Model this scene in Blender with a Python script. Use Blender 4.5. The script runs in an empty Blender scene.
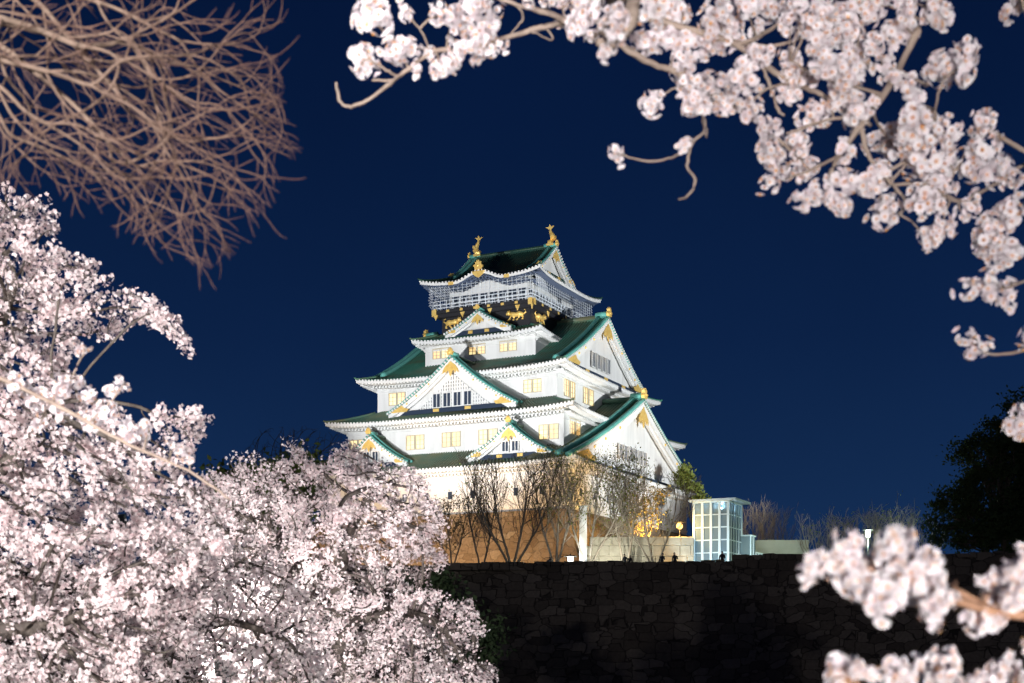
import bpy, math, random
import numpy as np
from mathutils import Vector

# ------------------------------------------------------------------ camera, sky, exposure
sc = bpy.context.scene
F, HY, CZ = 1381.0, 653.4, 1.6
cam_d = bpy.data.cameras.new('camera'); cam = bpy.data.objects.new('camera', cam_d)
sc.collection.objects.link(cam); sc.camera = cam
cam.location = (0, 0, CZ); cam.rotation_euler = (math.radians(90), 0, 0)
cam_d.sensor_width = 36; cam_d.lens = 36*F/1024
cam_d.shift_y = (HY-341.5)/1024
cam_d.clip_start = 0.1; cam_d.clip_end = 3000
cam_d.dof.use_dof = True; cam_d.dof.focus_distance = 70; cam_d.dof.aperture_fstop = 4.6

world = bpy.data.worlds.new('World'); sc.world = world; world.use_nodes = True
wn = world.node_tree.nodes; wl = world.node_tree.links; wn.clear()
w_out = wn.new('ShaderNodeOutputWorld'); w_bg = wn.new('ShaderNodeBackground')
w_tc = wn.new('ShaderNodeTexCoord'); w_sep = wn.new('ShaderNodeSeparateXYZ'); w_ramp = wn.new('ShaderNodeValToRGB')
wl.new(w_tc.outputs['Generated'], w_sep.inputs[0]); wl.new(w_sep.outputs['Z'], w_ramp.inputs[0])
SKY = [(0.0, (.0088, .032, .096)), (0.10, (.0064, .0245, .080)), (0.22, (.0036, .0155, .060)), (0.36, (.0020, .0100, .044)), (0.5, (.0013, .0065, .033)), (1.0, (.0008, .004, .022))]
w_ramp.color_ramp.elements[0].position = 0; w_ramp.color_ramp.elements[0].color = (*SKY[0][1], 1)
w_ramp.color_ramp.elements[1].position = 1; w_ramp.color_ramp.elements[1].color = (*SKY[-1][1], 1)
for p, c in SKY[1:-1]:
    e = w_ramp.color_ramp.elements.new(p); e.color = (*c, 1)
w_nz = wn.new('ShaderNodeTexNoise'); w_nz.inputs['Scale'].default_value = 3.5; w_nz.inputs['Detail'].default_value = 5
w_mr = wn.new('ShaderNodeMapRange'); w_mr.inputs['To Min'].default_value = .80; w_mr.inputs['To Max'].default_value = 1.20
w_mu = wn.new('ShaderNodeVectorMath'); w_mu.operation = 'SCALE'
wl.new(w_tc.outputs['Generated'], w_nz.inputs['Vector']); wl.new(w_nz.outputs['Fac'], w_mr.inputs[0])
wl.new(w_ramp.outputs[0], w_mu.inputs[0]); wl.new(w_mr.outputs[0], w_mu.inputs['Scale']); wl.new(w_mu.outputs[0], w_bg.inputs[0]); w_bg.inputs[1].default_value = 1.0
wl.new(w_bg.outputs[0], w_out.inputs[0])

sc.view_settings.view_transform = 'Standard'; sc.view_settings.look = 'None'
sc.view_settings.exposure = 0; sc.view_settings.gamma = 1; sc.view_settings.use_curve_mapping = False

sun_d = bpy.data.lights.new('night_glow_sun', 'SUN'); sun_d.energy = .018; sun_d.color = (1, .72, .5); sun_d.angle = math.radians(25)
sun = bpy.data.objects.new('night_glow_sun', sun_d); coll_ = sc.collection; coll_.objects.link(sun)
sun.rotation_euler = (math.radians(62), 0, math.radians(-25))

# brightness of the place's floodlights (watts)
P_MAST_FRONT, P_MAST_SIDE, P_GROUND = 255e3, 165e3, .6e3
P_CHERRY = 1500

# ------------------------------------------------------------------ helpers
R = random.Random(7); NR = np.random.default_rng(11)
coll = sc.collection

def W(px, py, d):
    return np.array([(px-512)/F*d, d, CZ+(HY-py)/F*d])

def tag(o, label=None, cat=None, group=None, kind=None):
    if label: o['label'] = label
    if cat: o['category'] = cat
    if group: o['group'] = group
    if kind: o['kind'] = kind
    return o

def empty(name, loc, label, cat, group=None, rz=0):
    o = bpy.data.objects.new(name, None); coll.objects.link(o)
    o.location = loc; o.rotation_euler = (0, 0, rz); o.empty_display_size = .3
    return tag(o, label, cat, group)

def arrays_mesh(name, V, Q, smooth=False, tint=None):
    """V (n,3), Q (m,k) all faces with k corners."""
    V = np.asarray(V, dtype=np.float32); Q = np.asarray(Q, dtype=np.int32)
    me = bpy.data.meshes.new(name)
    k = Q.shape[1]; m = len(Q)
    me.vertices.add(len(V)); me.vertices.foreach_set('co', V.ravel())
    me.loops.add(m*k); me.loops.foreach_set('vertex_index', Q.ravel())
    me.polygons.add(m); me.polygons.foreach_set('loop_start', np.arange(0, m*k, k, dtype=np.int32))
    if smooth: me.polygons.foreach_set('use_smooth', np.ones(m, dtype=bool))
    if tint is not None:
        at = me.attributes.new('tint', 'FLOAT', 'POINT'); at.data.foreach_set('value', np.asarray(tint, dtype=np.float32))
    me.update(calc_edges=True); me.validate()
    return me

def link(name, me, mat, parent=None):
    o = bpy.data.objects.new(name, me); coll.objects.link(o)
    if mat is not None and len(me.materials) == 0: me.materials.append(mat)
    if parent is not None: o.parent = parent
    return o

class MB:
    """collects quads / polygons and links them as one mesh object"""
    def __init__(s): s.v = []; s.f = []
    def add(s, vs, fs):
        n = len(s.v); s.v.extend([tuple(map(float, p)) for p in vs]); s.f.extend([tuple(i+n for i in f) for f in fs])
    def box(s, a, b, f=None):
        (x0, y0, z0), (x1, y1, z1) = a, b
        P = [(x0,y0,z0),(x1,y0,z0),(x1,y1,z0),(x0,y1,z0),(x0,y0,z1),(x1,y0,z1),(x1,y1,z1),(x0,y1,z1)]
        if f: P = [f(*p) for p in P]
        s.add(P, [(3,2,1,0),(4,5,6,7),(0,1,5,4),(1,2,6,5),(2,3,7,6),(3,0,4,7)])
    def grid(s, P):
        """P: list of rows of points"""
        r = len(P); c = len(P[0])
        s.add([q for row in P for q in row], [(i*c+j, i*c+j+1, (i+1)*c+j+1, (i+1)*c+j) for i in range(r-1) for j in range(c-1)])
    def tube(s, pts, rad, k=6, cap=True):
        pts = [np.array(p, float) for p in pts]; n = len(pts)
        if not hasattr(rad, '__len__'): rad = [rad]*n
        rings = []
        for i, p in enumerate(pts):
            t = pts[min(i+1, n-1)]-pts[max(i-1, 0)]; t = t/(np.linalg.norm(t)+1e-9)
            ref = np.array([0, 0, 1.]) if abs(t[2]) < .9 else np.array([1., 0, 0])
            a = np.cross(t, ref); a /= np.linalg.norm(a); b = np.cross(t, a)
            rings.append([p+rad[i]*(math.cos(2*math.pi*j/k)*a+math.sin(2*math.pi*j/k)*b) for j in range(k)])
        V = [q for r in rings for q in r]
        Fc = [(i*k+j, i*k+(j+1) % k, (i+1)*k+(j+1) % k, (i+1)*k+j) for i in range(n-1) for j in range(k)]
        if cap: Fc += [tuple(range(k-1, -1, -1)), tuple((n-1)*k+j for j in range(k))]
        s.add(V, Fc)
    def ball(s, c, r, nu=8, nv=6):
        if not hasattr(r, '__len__'): r = (r, r, r)
        V = []; 
        for i in range(nv+1):
            th = math.pi*i/nv
            for j in range(nu):
                ph = 2*math.pi*j/nu
                V.append((c[0]+r[0]*math.sin(th)*math.cos(ph), c[1]+r[1]*math.sin(th)*math.sin(ph), c[2]+r[2]*math.cos(th)))
        s.add(V, [(i*nu+j, (i+1)*nu+j, (i+1)*nu+(j+1) % nu, i*nu+(j+1) % nu) for i in range(nv) for j in range(nu)])
    def prism(s, poly, y0, y1, f):
        """flat outline poly [(x,z)] extruded y0..y1, mapped by f(x,y,z)"""
        n = len(poly)
        V = [f(x, y0, z) for x, z in poly]+[f(x, y1, z) for x, z in poly]
        s.add(V, [tuple(range(n)), tuple(range(2*n-1, n-1, -1))]+[(i, (i+1) % n, n+(i+1) % n, n+i) for i in range(n)])
    def build(s, name, mat, parent=None, smooth=False, off=None):
        me = bpy.data.meshes.new(name)
        v = s.v if off is None else [(x-off[0], y-off[1], z-off[2]) for x, y, z in s.v]
        me.from_pydata(v, [], s.f)
        if smooth: me.polygons.foreach_set('use_smooth', [True]*len(me.polygons))
        me.update()
        return link(name, me, mat, parent)

# ------------------------------------------------------------------ materials
def mat(name, col, rough=.6, metal=0, noise=None, bump=None, emit=None, spec=.3):
    """noise=(scale, colour2, contrast lo, hi) mixes a second colour; bump=(scale, strength)"""
    m = bpy.data.materials.new(name); m.use_nodes = True
    n = m.node_tree.nodes; l = m.node_tree.links
    b = n['Principled BSDF']
    b.inputs['Base Color'].default_value = (*col, 1); b.inputs['Roughness'].default_value = rough
    b.inputs['Metallic'].default_value = metal; b.inputs['Specular IOR Level'].default_value = spec
    if noise or bump:
        tc = n.new('ShaderNodeTexCoord')
    if noise:
        t = n.new('ShaderNodeTexNoise'); t.inputs['Scale'].default_value = noise[0]; t.inputs['Detail'].default_value = 6; t.inputs['Roughness'].default_value = .62
        l.new(tc.outputs['Object'], t.inputs['Vector'])
        r = n.new('ShaderNodeValToRGB'); r.color_ramp.elements[0].position = noise[2]; r.color_ramp.elements[1].position = noise[3]
        r.color_ramp.elements[0].color = (*col, 1); r.color_ramp.elements[1].color = (*noise[1], 1)
        l.new(t.outputs['Fac'], r.inputs[0]); l.new(r.outputs[0], b.inputs['Base Color'])
    if bump:
        t2 = n.new('ShaderNodeTexNoise'); t2.inputs['Scale'].default_value = bump[0]; t2.inputs['Detail'].default_value = 5
        l.new(tc.outputs['Object'], t2.inputs['Vector'])
        bp = n.new('ShaderNodeBump'); bp.inputs['Strength'].default_value = bump[1]; bp.inputs['Distance'].default_value = .05
        l.new(t2.outputs['Fac'], bp.inputs['Height']); l.new(bp.outputs[0], b.inputs['Normal'])
    if emit:
        b.inputs['Emission Color'].default_value = (*emit[0], 1); b.inputs['Emission Strength'].default_value = emit[1]
    return m

M = {}
def plaster():
    m = mat('white_plaster', (.78, .78, .76), .75, noise=(.9, (.56, .56, .54), .40, .85), bump=(3, .15))
    n = m.node_tree.nodes; l = m.node_tree.links
    tc = [x for x in n if x.bl_idname == 'ShaderNodeTexCoord'][0]; nz = [x for x in n if x.bl_idname == 'ShaderNodeTexNoise' and abs(x.inputs['Scale'].default_value-.9) < 1e-3][0]
    mp = n.new('ShaderNodeMapping'); mp.inputs['Scale'].default_value = (1, 1, .16)
    l.new(tc.outputs['Object'], mp.inputs['Vector']); l.new(mp.outputs[0], nz.inputs['Vector']); return m
M['plaster'] = plaster()
M['trim_white'] = mat('white_trim', (.80, .80, .78), .6, noise=(.8, (.66, .66, .64), .5, .8))
M['tile'] = mat('copper_tile', (.075, .16, .115), .5, noise=(.25, (.17, .17, .095), .40, .68), bump=(6, .3))
M['tile_green'] = mat('green_copper_tile', (.055, .22, .155), .5, noise=(.3, (.10, .13, .075), .42, .64), bump=(6, .3))
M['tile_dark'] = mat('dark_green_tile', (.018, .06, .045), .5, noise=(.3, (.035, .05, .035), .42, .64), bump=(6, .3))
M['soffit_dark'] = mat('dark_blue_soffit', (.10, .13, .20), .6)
M['teal'] = mat('teal_copper', (.15, .48, .41), .45, noise=(.7, (.09, .30, .26), .4, .75), bump=(5, .25))
M['gold'] = mat('gold_leaf', (1.0, .70, .22), .42, .35, noise=(3, (.85, .50, .10), .45, .75))
M['black'] = mat('black_lacquer', (.03, .03, .034), .4)
M['navy'] = mat('dark_blue_trim', (.03, .045, .075), .4)
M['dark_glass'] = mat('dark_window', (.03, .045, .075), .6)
M['lattice_back'] = mat('lattice_grey', (.22, .24, .27), .7)  # plain mid grey sheet behind the white bars
M['frame'] = mat('window_frame', (.62, .55, .40), .6)
M['wire'] = mat('white_wire', (.75, .8, .85), .4)
M['steel'] = mat('dark_steel', (.05, .052, .055), .4, .6)
M['bark_dark'] = mat('dark_bark', (.055, .045, .04), .85, noise=(14, (.10, .085, .07), .4, .7), bump=(30, .5))
M['bark'] = mat('brown_bark', (.30, .235, .19), .8, noise=(9, (.20, .15, .12), .4, .7), bump=(25, .4))
M['bark_red'] = mat('reddish_bare_bark', (.19, .125, .10), .8, noise=(5, (.11, .062, .05), .4, .7), bump=(25, .4))
def age_bark(name, young, old):
    m = mat(name, old, .8, noise=(9, tuple(.6*c for c in old), .4, .7), bump=(25, .4)); n = m.node_tree.nodes; l = m.node_tree.links
    at = n.new('ShaderNodeAttribute'); at.attribute_name = 'tint'; mx = n.new('ShaderNodeMix'); mx.data_type = 'RGBA'
    b = n['Principled BSDF']; src = b.inputs['Base Color'].links[0].from_socket
    mx.inputs[6].default_value = (*young, 1); l.new(at.outputs['Fac'], mx.inputs[0]); l.new(src, mx.inputs[7]); l.new(mx.outputs[2], b.inputs['Base Color']); return m
M['bark_red'] = age_bark('reddish_bare_bark', (.105, .058, .043), (.18, .13, .098))
M['bark_warm'] = mat('warm_brown_bark', (.36, .20, .12), .8, noise=(9, (.24, .13, .08), .4, .7), bump=(25, .4))
M['bark_lit'] = mat('lit_bark', (.34, .30, .25), .8, noise=(2, (.22, .19, .15), .4, .7))  # lamplight on the lit trees put into a paler bark colour
M['skin'] = mat('skin', (.45, .30, .22), .6)
M['cloth'] = mat('dark_cloth', (.02, .022, .03), .9, bump=(20, .3))
M['hair'] = mat('black_hair', (.01, .01, .01), .5)
M['soil'] = mat('soil_and_grass', (.045, .05, .03), .95, noise=(.6, (.07, .06, .045), .4, .65), bump=(4, .5))
M['concrete'] = mat('pale_concrete', (.58, .60, .56), .7, noise=(.5, (.48, .50, .46), .4, .7))
M['lamp_housing'] = mat('lamp_housing', (.12, .12, .12), .4, .5)

def emission(name, col, s):
    m = bpy.data.materials.new(name); m.use_nodes = True
    n = m.node_tree.nodes; n.clear()
    o = n.new('ShaderNodeOutputMaterial'); e = n.new('ShaderNodeEmission')
    e.inputs[0].default_value = (*col, 1); e.inputs[1].default_value = s
    m.node_tree.links.new(e.outputs[0], o.inputs[0]); return m
M['lamp_white'] = emission('white_lamp_glow', (.95, 1, .88), 9)
M['lamp_orange'] = emission('orange_lamp_glow', (1, .52, .13), 5)
M['lamp_cool'] = emission('cool_lamp_glow', (.8, .93, 1), 10)

def lit_window():
    m = bpy.data.materials.new('lit_window_pane'); m.use_nodes = True
    n = m.node_tree.nodes; l = m.node_tree.links; b = n['Principled BSDF']
    tc = n.new('ShaderNodeTexCoord'); t = n.new('ShaderNodeTexNoise'); t.inputs['Scale'].default_value = .42
    l.new(tc.outputs['Object'], t.inputs['Vector'])
    r = n.new('ShaderNodeValToRGB'); r.color_ramp.elements[0].position = .34; r.color_ramp.elements[1].position = .58
    r.color_ramp.elements[0].color = (.75, .42, .12, 1); r.color_ramp.elements[1].color = (1, .82, .40, 1)
    l.new(t.outputs['Fac'], r.inputs[0]); l.new(r.outputs[0], b.inputs['Emission Color'])
    b.inputs['Base Color'].default_value = (.5, .45, .35, 1); b.inputs['Emission Strength'].default_value = 1.15; b.inputs['Roughness'].default_value = .3
    return m
M['pane'] = lit_window()

def stone(name, scale, cols, mortar, bump=.6, zs=1.35, rough=.85, rand=.85, edge=(.0, .06)):
    """irregular fitted masonry from voronoi cells"""
    m = bpy.data.materials.new(name); m.use_nodes = True
    n = m.node_tree.nodes; l = m.node_tree.links; b = n['Principled BSDF']; b.inputs['Roughness'].default_value = rough
    b.inputs['Specular IOR Level'].default_value = .2
    tc = n.new('ShaderNodeTexCoord'); mp = n.new('ShaderNodeMapping'); mp.inputs['Scale'].default_value = (1, 1, zs)
    nz = n.new('ShaderNodeTexNoise'); nz.inputs['Scale'].default_value = scale*.8; nz.inputs['Detail'].default_value = 2
    mx = n.new('ShaderNodeVectorMath'); mx.operation = 'MULTIPLY_ADD'; mx.inputs[1].default_value = (.35/scale*.5,)*3
    l.new(tc.outputs['Object'], mp.inputs['Vector']); l.new(mp.outputs[0], nz.inputs['Vector'])
    l.new(nz.outputs['Color'], mx.inputs[0]); l.new(mp.outputs[0], mx.inputs[2])
    v1 = n.new('ShaderNodeTexVoronoi'); v1.distance = 'CHEBYCHEV'; v1.inputs['Scale'].default_value = scale; v1.inputs['Randomness'].default_value = rand
    v2 = n.new('ShaderNodeTexVoronoi'); v2.feature = 'F2'; v2.distance = 'CHEBYCHEV'; v2.inputs['Scale'].default_value = scale; v2.inputs['Randomness'].default_value = rand
    for v in (v1, v2): l.new(mx.outputs[0], v.inputs['Vector'])
    df = n.new('ShaderNodeMath'); df.operation = 'SUBTRACT'; l.new(v2.outputs['Distance'], df.inputs[0]); l.new(v1.outputs['Distance'], df.inputs[1])
    er = n.new('ShaderNodeMapRange'); er.inputs['From Min'].default_value = edge[0]; er.inputs['From Max'].default_value = edge[1]; l.new(df.outputs[0], er.inputs[0])
    sp = n.new('ShaderNodeSeparateColor'); l.new(v1.outputs['Color'], sp.inputs[0])
    cr = n.new('ShaderNodeValToRGB'); cr.color_ramp.elements[0].color = (*cols[0], 1); cr.color_ramp.elements[1].color = (*cols[-1], 1)
    for i, c in enumerate(cols[1:-1]):
        e = cr.color_ramp.elements.new((i+1)/(len(cols)-1)); e.color = (*c, 1)
    l.new(sp.outputs[0], cr.inputs[0])
    n2 = n.new('ShaderNodeTexNoise'); n2.inputs['Scale'].default_value = scale*5; n2.inputs['Detail'].default_value = 6; l.new(tc.outputs['Object'], n2.inputs['Vector'])
    ml = n.new('ShaderNodeMix'); ml.data_type = 'RGBA'; ml.blend_type = 'MULTIPLY'; ml.inputs[0].default_value = .55
    l.new(cr.outputs[0], ml.inputs[6]); l.new(n2.outputs['Fac'], ml.inputs[7])
    mm = n.new('ShaderNodeMix'); mm.data_type = 'RGBA'; mm.inputs[6].default_value = (*mortar, 1)
    l.new(er.outputs[0], mm.inputs[0]); l.new(ml.outputs[2], mm.inputs[7]); l.new(mm.outputs[2], b.inputs['Base Color'])
    ad = n.new('ShaderNodeMath'); ad.operation = 'MULTIPLY_ADD'; ad.inputs[1].default_value = .35; l.new(n2.outputs['Fac'], ad.inputs[0]); l.new(er.outputs[0], ad.inputs[2])
    bp = n.new('ShaderNodeBump'); bp.inputs['Strength'].default_value = bump; bp.inputs['Distance'].default_value = .25
    l.new(ad.outputs[0], bp.inputs['Height']); l.new(bp.outputs[0], b.inputs['Normal'])
    return m
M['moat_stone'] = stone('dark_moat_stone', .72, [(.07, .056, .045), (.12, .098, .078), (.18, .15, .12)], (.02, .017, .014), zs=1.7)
M['base_stone'] = stone('castle_base_stone', .75, [(.27, .20, .13), (.36, .27, .18), (.43, .35, .25)], (.10, .08, .06), .5, edge=(0, .035))
M['block_stone'] = stone('pale_block_stone', .42, [(.40, .38, .32), (.48, .46, .40), (.52, .49, .42)], (.14, .13, .11), .4, zs=1.5, rand=.45, edge=(0, .05))

def petal_mat(name, c0, c1, transl=.35):
    m = bpy.data.materials.new(name); m.use_nodes = True
    n = m.node_tree.nodes; l = m.node_tree.links; n.clear()
    o = n.new('ShaderNodeOutputMaterial'); at = n.new('ShaderNodeAttribute'); at.attribute_name = 'tint'
    r = n.new('ShaderNodeValToRGB'); r.color_ramp.elements[0].color = (*c0, 1); r.color_ramp.elements[1].color = (*c1, 1)
    d = n.new('ShaderNodeBsdfDiffuse'); t = n.new('ShaderNodeBsdfTranslucent'); mx = n.new('ShaderNodeMixShader'); mx.inputs[0].default_value = transl
    l.new(at.outputs['Fac'], r.inputs[0]); l.new(r.outputs[0], d.inputs[0]); l.new(r.outputs[0], t.inputs[0])
    l.new(d.outputs[0], mx.inputs[1]); l.new(t.outputs[0], mx.inputs[2]); l.new(mx.outputs[0], o.inputs[0])
    return m
M['petal'] = petal_mat('cherry_petals', (.90, .85, .84), (.84, .66, .67), .58)
M['petal_near'] = petal_mat('near_cherry_petals', (.90, .875, .89), (.87, .77, .80), .45)
M['stamen'] = mat('flower_centres', (.72, .38, .10), .6, noise=(40, (.50, .20, .08), .4, .6))
def leaf_mat(name, c0, c1): return petal_mat(name, c0, c1, .3)
M['leaf_bud'] = leaf_mat('budding_leaves', (.24, .29, .08), (.16, .19, .05))
M['leaf_dark'] = leaf_mat('dark_evergreen_leaves', (.035, .055, .03), (.05, .075, .035))
M['leaf_pine'] = leaf_mat('pine_needles', (.09, .13, .04), (.14, .16, .05))
M['leaf_brown'] = leaf_mat('brownish_leaves', (.09, .07, .035), (.06, .055, .03))
M['leaf_warm'] = leaf_mat('sodium_tinted_leaves', (.30, .24, .06), (.22, .20, .05))  # leaf colour takes on the orange of sodium light

# ------------------------------------------------------------------ lamps
def aim(o, target):
    d = Vector(target)-Vector(o.location)
    o.rotation_euler = d.to_track_quat('-Z', 'Y').to_euler()

def floodlight(loc, target, power, label, spread=60, col=(1, .97, .92), mast=None, size=.35, blend=.6, group='floodlights'):
    """a boxy floodlight on a yoke and a post, with its own spot lamp"""
    loc = np.array(loc, float); g = loc[2]-(mast if mast else .5)
    root = empty('floodlight', (loc[0], loc[1], g), label, 'floodlight', group)
    d = np.array(target, float)-loc; d /= np.linalg.norm(d)
    rt = np.cross(d, (0, 0, 1)); rt /= np.linalg.norm(rt); up = np.cross(rt, d)
    base = np.array([loc[0], loc[1], g])
    c = loc-base
    f = lambda x, y, z: c+rt*x+d*y+up*z
    s = size
    hb = MB(); hb.box((-s, -.55*s, -.75*s), (s, -.12*s, .75*s), f)
    for k in range(5): hb.box((-s+.1*s+k*.42*s, -.75*s, -.6*s), (-s+.2*s+k*.42*s, -.552*s, .6*s), f)
    hb.build('housing', M['lamp_housing'], root)
    ln = MB(); ln.box((-.9*s, -.118*s, -.65*s), (.9*s, -.06*s, .65*s), f); ln.build('lens', M['lamp_cool'], root)
    yk = MB(); yk.tube([f(-1.12*s, -.3*s, 0), f(-1.12*s, -.3*s, -.95*s), f(1.12*s, -.3*s, -.95*s), f(1.12*s, -.3*s, 0)], .05*s+.01, 5); yk.build('yoke', M['steel'], root)
    pb = f(0, -.3*s, -.95*s)
    po = MB(); po.tube([(pb[0], pb[1], 0), pb], .04+.02*(mast or 0)/4, 8); po.build('post', M['steel'], root)
    ld = bpy.data.lights.new('flood_lamp', 'SPOT'); ld.energy = power; ld.color = col
    ld.spot_size = math.radians(spread); ld.spot_blend = blend; ld.shadow_soft_size = size*.8
    lo = bpy.data.objects.new('flood_lamp', ld); coll.objects.link(lo); lo.parent = root
    lo.location = tuple(c+d*.12); lo.rotation_euler = Vector(d).to_track_quat('-Z', 'Y').to_euler()
    return root

# ------------------------------------------------------------------ ground, moat, terrace
G = 9.4          # level of the castle terrace
def sheet(name, pts, mat_):
    b = MB(); b.add(pts, [tuple(range(len(pts)))]); o = b.build(name, mat_); o['kind'] = 'structure'; return o
b = MB()
xs = np.linspace(-400, 400, 41); ys = [-60, -20, 0, 6, 12, 20, 30, 42, 52, 56, 62, 70]
rows = []
for y in ys:
    z0 = 0 if y <= 52 else -(y-52)*.55
    rows.append([(x, y, z0+(.12*math.sin(x*.3+y*.7)-.12 if 3 < abs(x) else -.05)) for x in xs])
b.grid(rows); b.build('ground', M['soil'])['kind'] = 'structure'
wm = mat('moat_water_surface', (.006, .010, .012), .06, bump=(1.2, .15), spec=.5)
sheet('moat_water', [(-600, 55, -6), (600, 55, -6), (600, 140, -6), (-600, 140, -6)], wm)
b = MB(); rows = []
for y in np.linspace(129, 1500, 24)**1.0:
    rows.append([(x, y, G) for x in np.linspace(-900, 900, 31)])
b.grid(rows); b.build('terrace_ground', M['soil'])['kind'] = 'structure'

# great dark moat wall: stepped tops, sloping face, real blocks along the coping
def moat_wall(name, segs, label):
    root = empty(name, (segs[0][0][0], segs[0][0][1], -7), label, 'stone wall')
    ox, oy = segs[0][0][0], segs[0][0][1]
    face = MB(); cop = MB()
    for (p0, p1, top) in segs:
        p0 = np.array(p0, float); p1 = np.array(p1, float); d = p1-p0; L = np.linalg.norm(d); d /= L
        nrm = np.array([d[1], -d[0]]); p0 = p0-d*.5; L += 1.0
        n = max(2, int(L/3)); rows = []
        for z in np.linspace(-7, top-.5, 9):
            q = (top-z)/(top+7); off = 4.2*q**1.35
            rows.append([(*(p0+d*L*i/n+nrm*off), z) for i in range(n+1)])
        face.grid(rows)
        rows = [[(*(p0+d*L*i/n), top-.5) for i in range(n+1)], [(*(p0+d*L*i/n-nrm*2.2), top-.5) for i in range(n+1)], [(*(p0+d*L*i/n-nrm*2.2), G-1) for i in range(n+1)]]
        face.grid(rows)
        s = 0
        while s < L:                             # uneven coping stones
            w = R.uniform(.9, 2.0); e = min(L, s+w-.05); h = R.uniform(-.10, .06)
            if e-s > .3:
                c = R.uniform(.0, .08)
                q = [p0+d*(s+.02)+nrm*(c+.02), p0+d*e+nrm*(c+.02), p0+d*e-nrm*1.0, p0+d*(s+.02)-nrm*1.0]
                cop.add([(*a, top-.52) for a in q]+[(*a, top+h+R.uniform(-.04, .04)) for a in q], [(0,1,5,4),(1,2,6,5),(2,3,7,6),(3,0,4,7),(4,5,6,7)])
            s += w
    for (p0, p1, top) in segs:
        p0 = np.array(p0, float); p1 = np.array(p1, float); d = (p1-p0)/np.linalg.norm(p1-p0); nrm = np.array([d[1], -d[0]])
        q = [p0-nrm*.4, p1-nrm*.4, p1-nrm*.8, p0-nrm*.8]
        face.add([(*a, top-.6) for a in q]+[(*a, top-.13) for a in q], [(0,1,5,4),(1,2,6,5),(2,3,7,6),(3,0,4,7),(4,5,6,7)])
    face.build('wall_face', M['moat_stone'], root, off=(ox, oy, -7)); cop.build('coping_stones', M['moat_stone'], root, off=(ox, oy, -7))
    return root
def wx(px, d): return (px-512)/F*d
def wz(py, d): return CZ+(HY-py)/F*d
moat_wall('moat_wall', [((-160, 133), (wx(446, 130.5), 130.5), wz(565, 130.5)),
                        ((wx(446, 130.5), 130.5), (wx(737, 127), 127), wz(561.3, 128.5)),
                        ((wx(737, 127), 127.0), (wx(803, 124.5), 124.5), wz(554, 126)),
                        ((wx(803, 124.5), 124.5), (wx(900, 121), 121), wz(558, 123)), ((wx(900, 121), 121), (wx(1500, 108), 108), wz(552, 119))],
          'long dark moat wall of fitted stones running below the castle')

# ------------------------------------------------------------------ castle keep
X0, Y0, YAW = .342, 180.0, .4669
keep = empty('castle_keep', (X0, Y0, G), 'white five storey castle keep with green roofs and gold ornaments', 'castle', rz=-YAW)
def CB(mb, name, m, parent=keep, smooth=False):
    return mb.build(name, M[m], parent, smooth, off=(0, 0, G) )
def P(side, s, o, z):
    return {'A': (s, -o, z), 'B': (o, s, z), 'C': (-s, o, z), 'D': (-o, -s, z)}[side]
def cw(u, v, z):      # castle coordinates to world
    c, s_ = math.cos(YAW), math.sin(YAW)
    return np.array([X0+u*c+v*s_, Y0-u*s_+v*c, z])

# eave size (a along face A, b along face B), mean eave height, wall half sizes, wall bottom / top
V5 = -.6
TIER = {1: dict(a=18.43, b=21.9, z=23.0, wa=16.5, wb=20.0, z0=17.8, z1=23.2),
        2: dict(a=16.72, b=18.73, z=29.55, wa=14.75, wb=16.8, z0=24.6, z1=29.9),
        3: dict(a=14.29, b=15.55, z=35.2, wa=12.4, wb=13.65, z0=30.9, z1=35.6),
        4: dict(a=8.96, b=11.0, z=40.6, wa=7.75, wb=9.75, z0=37.2, z1=41.0)}
LOOP = [('A', x) for x in (-13.5, -10.2, -4.6, -1.6, 1.6, 4.6, 10.2, 13.5)]+[('B', x) for x in (-16, -12, -8, -4, 4, 8, 12)]
# stone base with flared faces
sb = MB()
for side in 'ABCD':
    L, O = (16.9, 20.4) if side in 'AC' else (20.4, 16.9)
    rows = []
    for i in range(13):
        q = i/12; z = 17.8-(17.8-G+.5)*q; fl = 4.6*q**1.5
        rows.append([P(side, (-1+2*j/16)*(L+fl), O+fl, z) for j in range(17)])
    sb.grid(rows)
sb.add([(-16.9, -20.4, 17.8), (16.9, -20.4, 17.8), (16.9, 20.4, 17.8), (-16.9, 20.4, 17.8)], [(0, 1, 2, 3)])
CB(sb, 'stone_base', 'base_stone')

for k, t in TIER.items():
    wbm = MB(); wbm.box((-t['wa'], -t['wb'], t['z0']), (t['wa'], t['wb'], t['z1']))
    # plaster string courses, proud of the wall
    for side in 'ABCD':
        L, O = (t['wa'], t['wb']) if side in 'AC' else (t['wb'], t['wa'])
        for zc, hh, pr in ((t['z1']-1.35, .22, .12), (t['z1']-.75, .25, .26)):
            wbm.box((-L-pr, O+.003, zc), (L+pr-.004, O+pr, zc+hh), lambda s, o, z, sd=side: P(sd, s, o, z))
    CB(wbm, 'wall', 'plaster')

def eave_up(s, L, t, H, pw=4.0): return H*(abs(s)/L)**pw*math.exp(-t/2.2)

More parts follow.
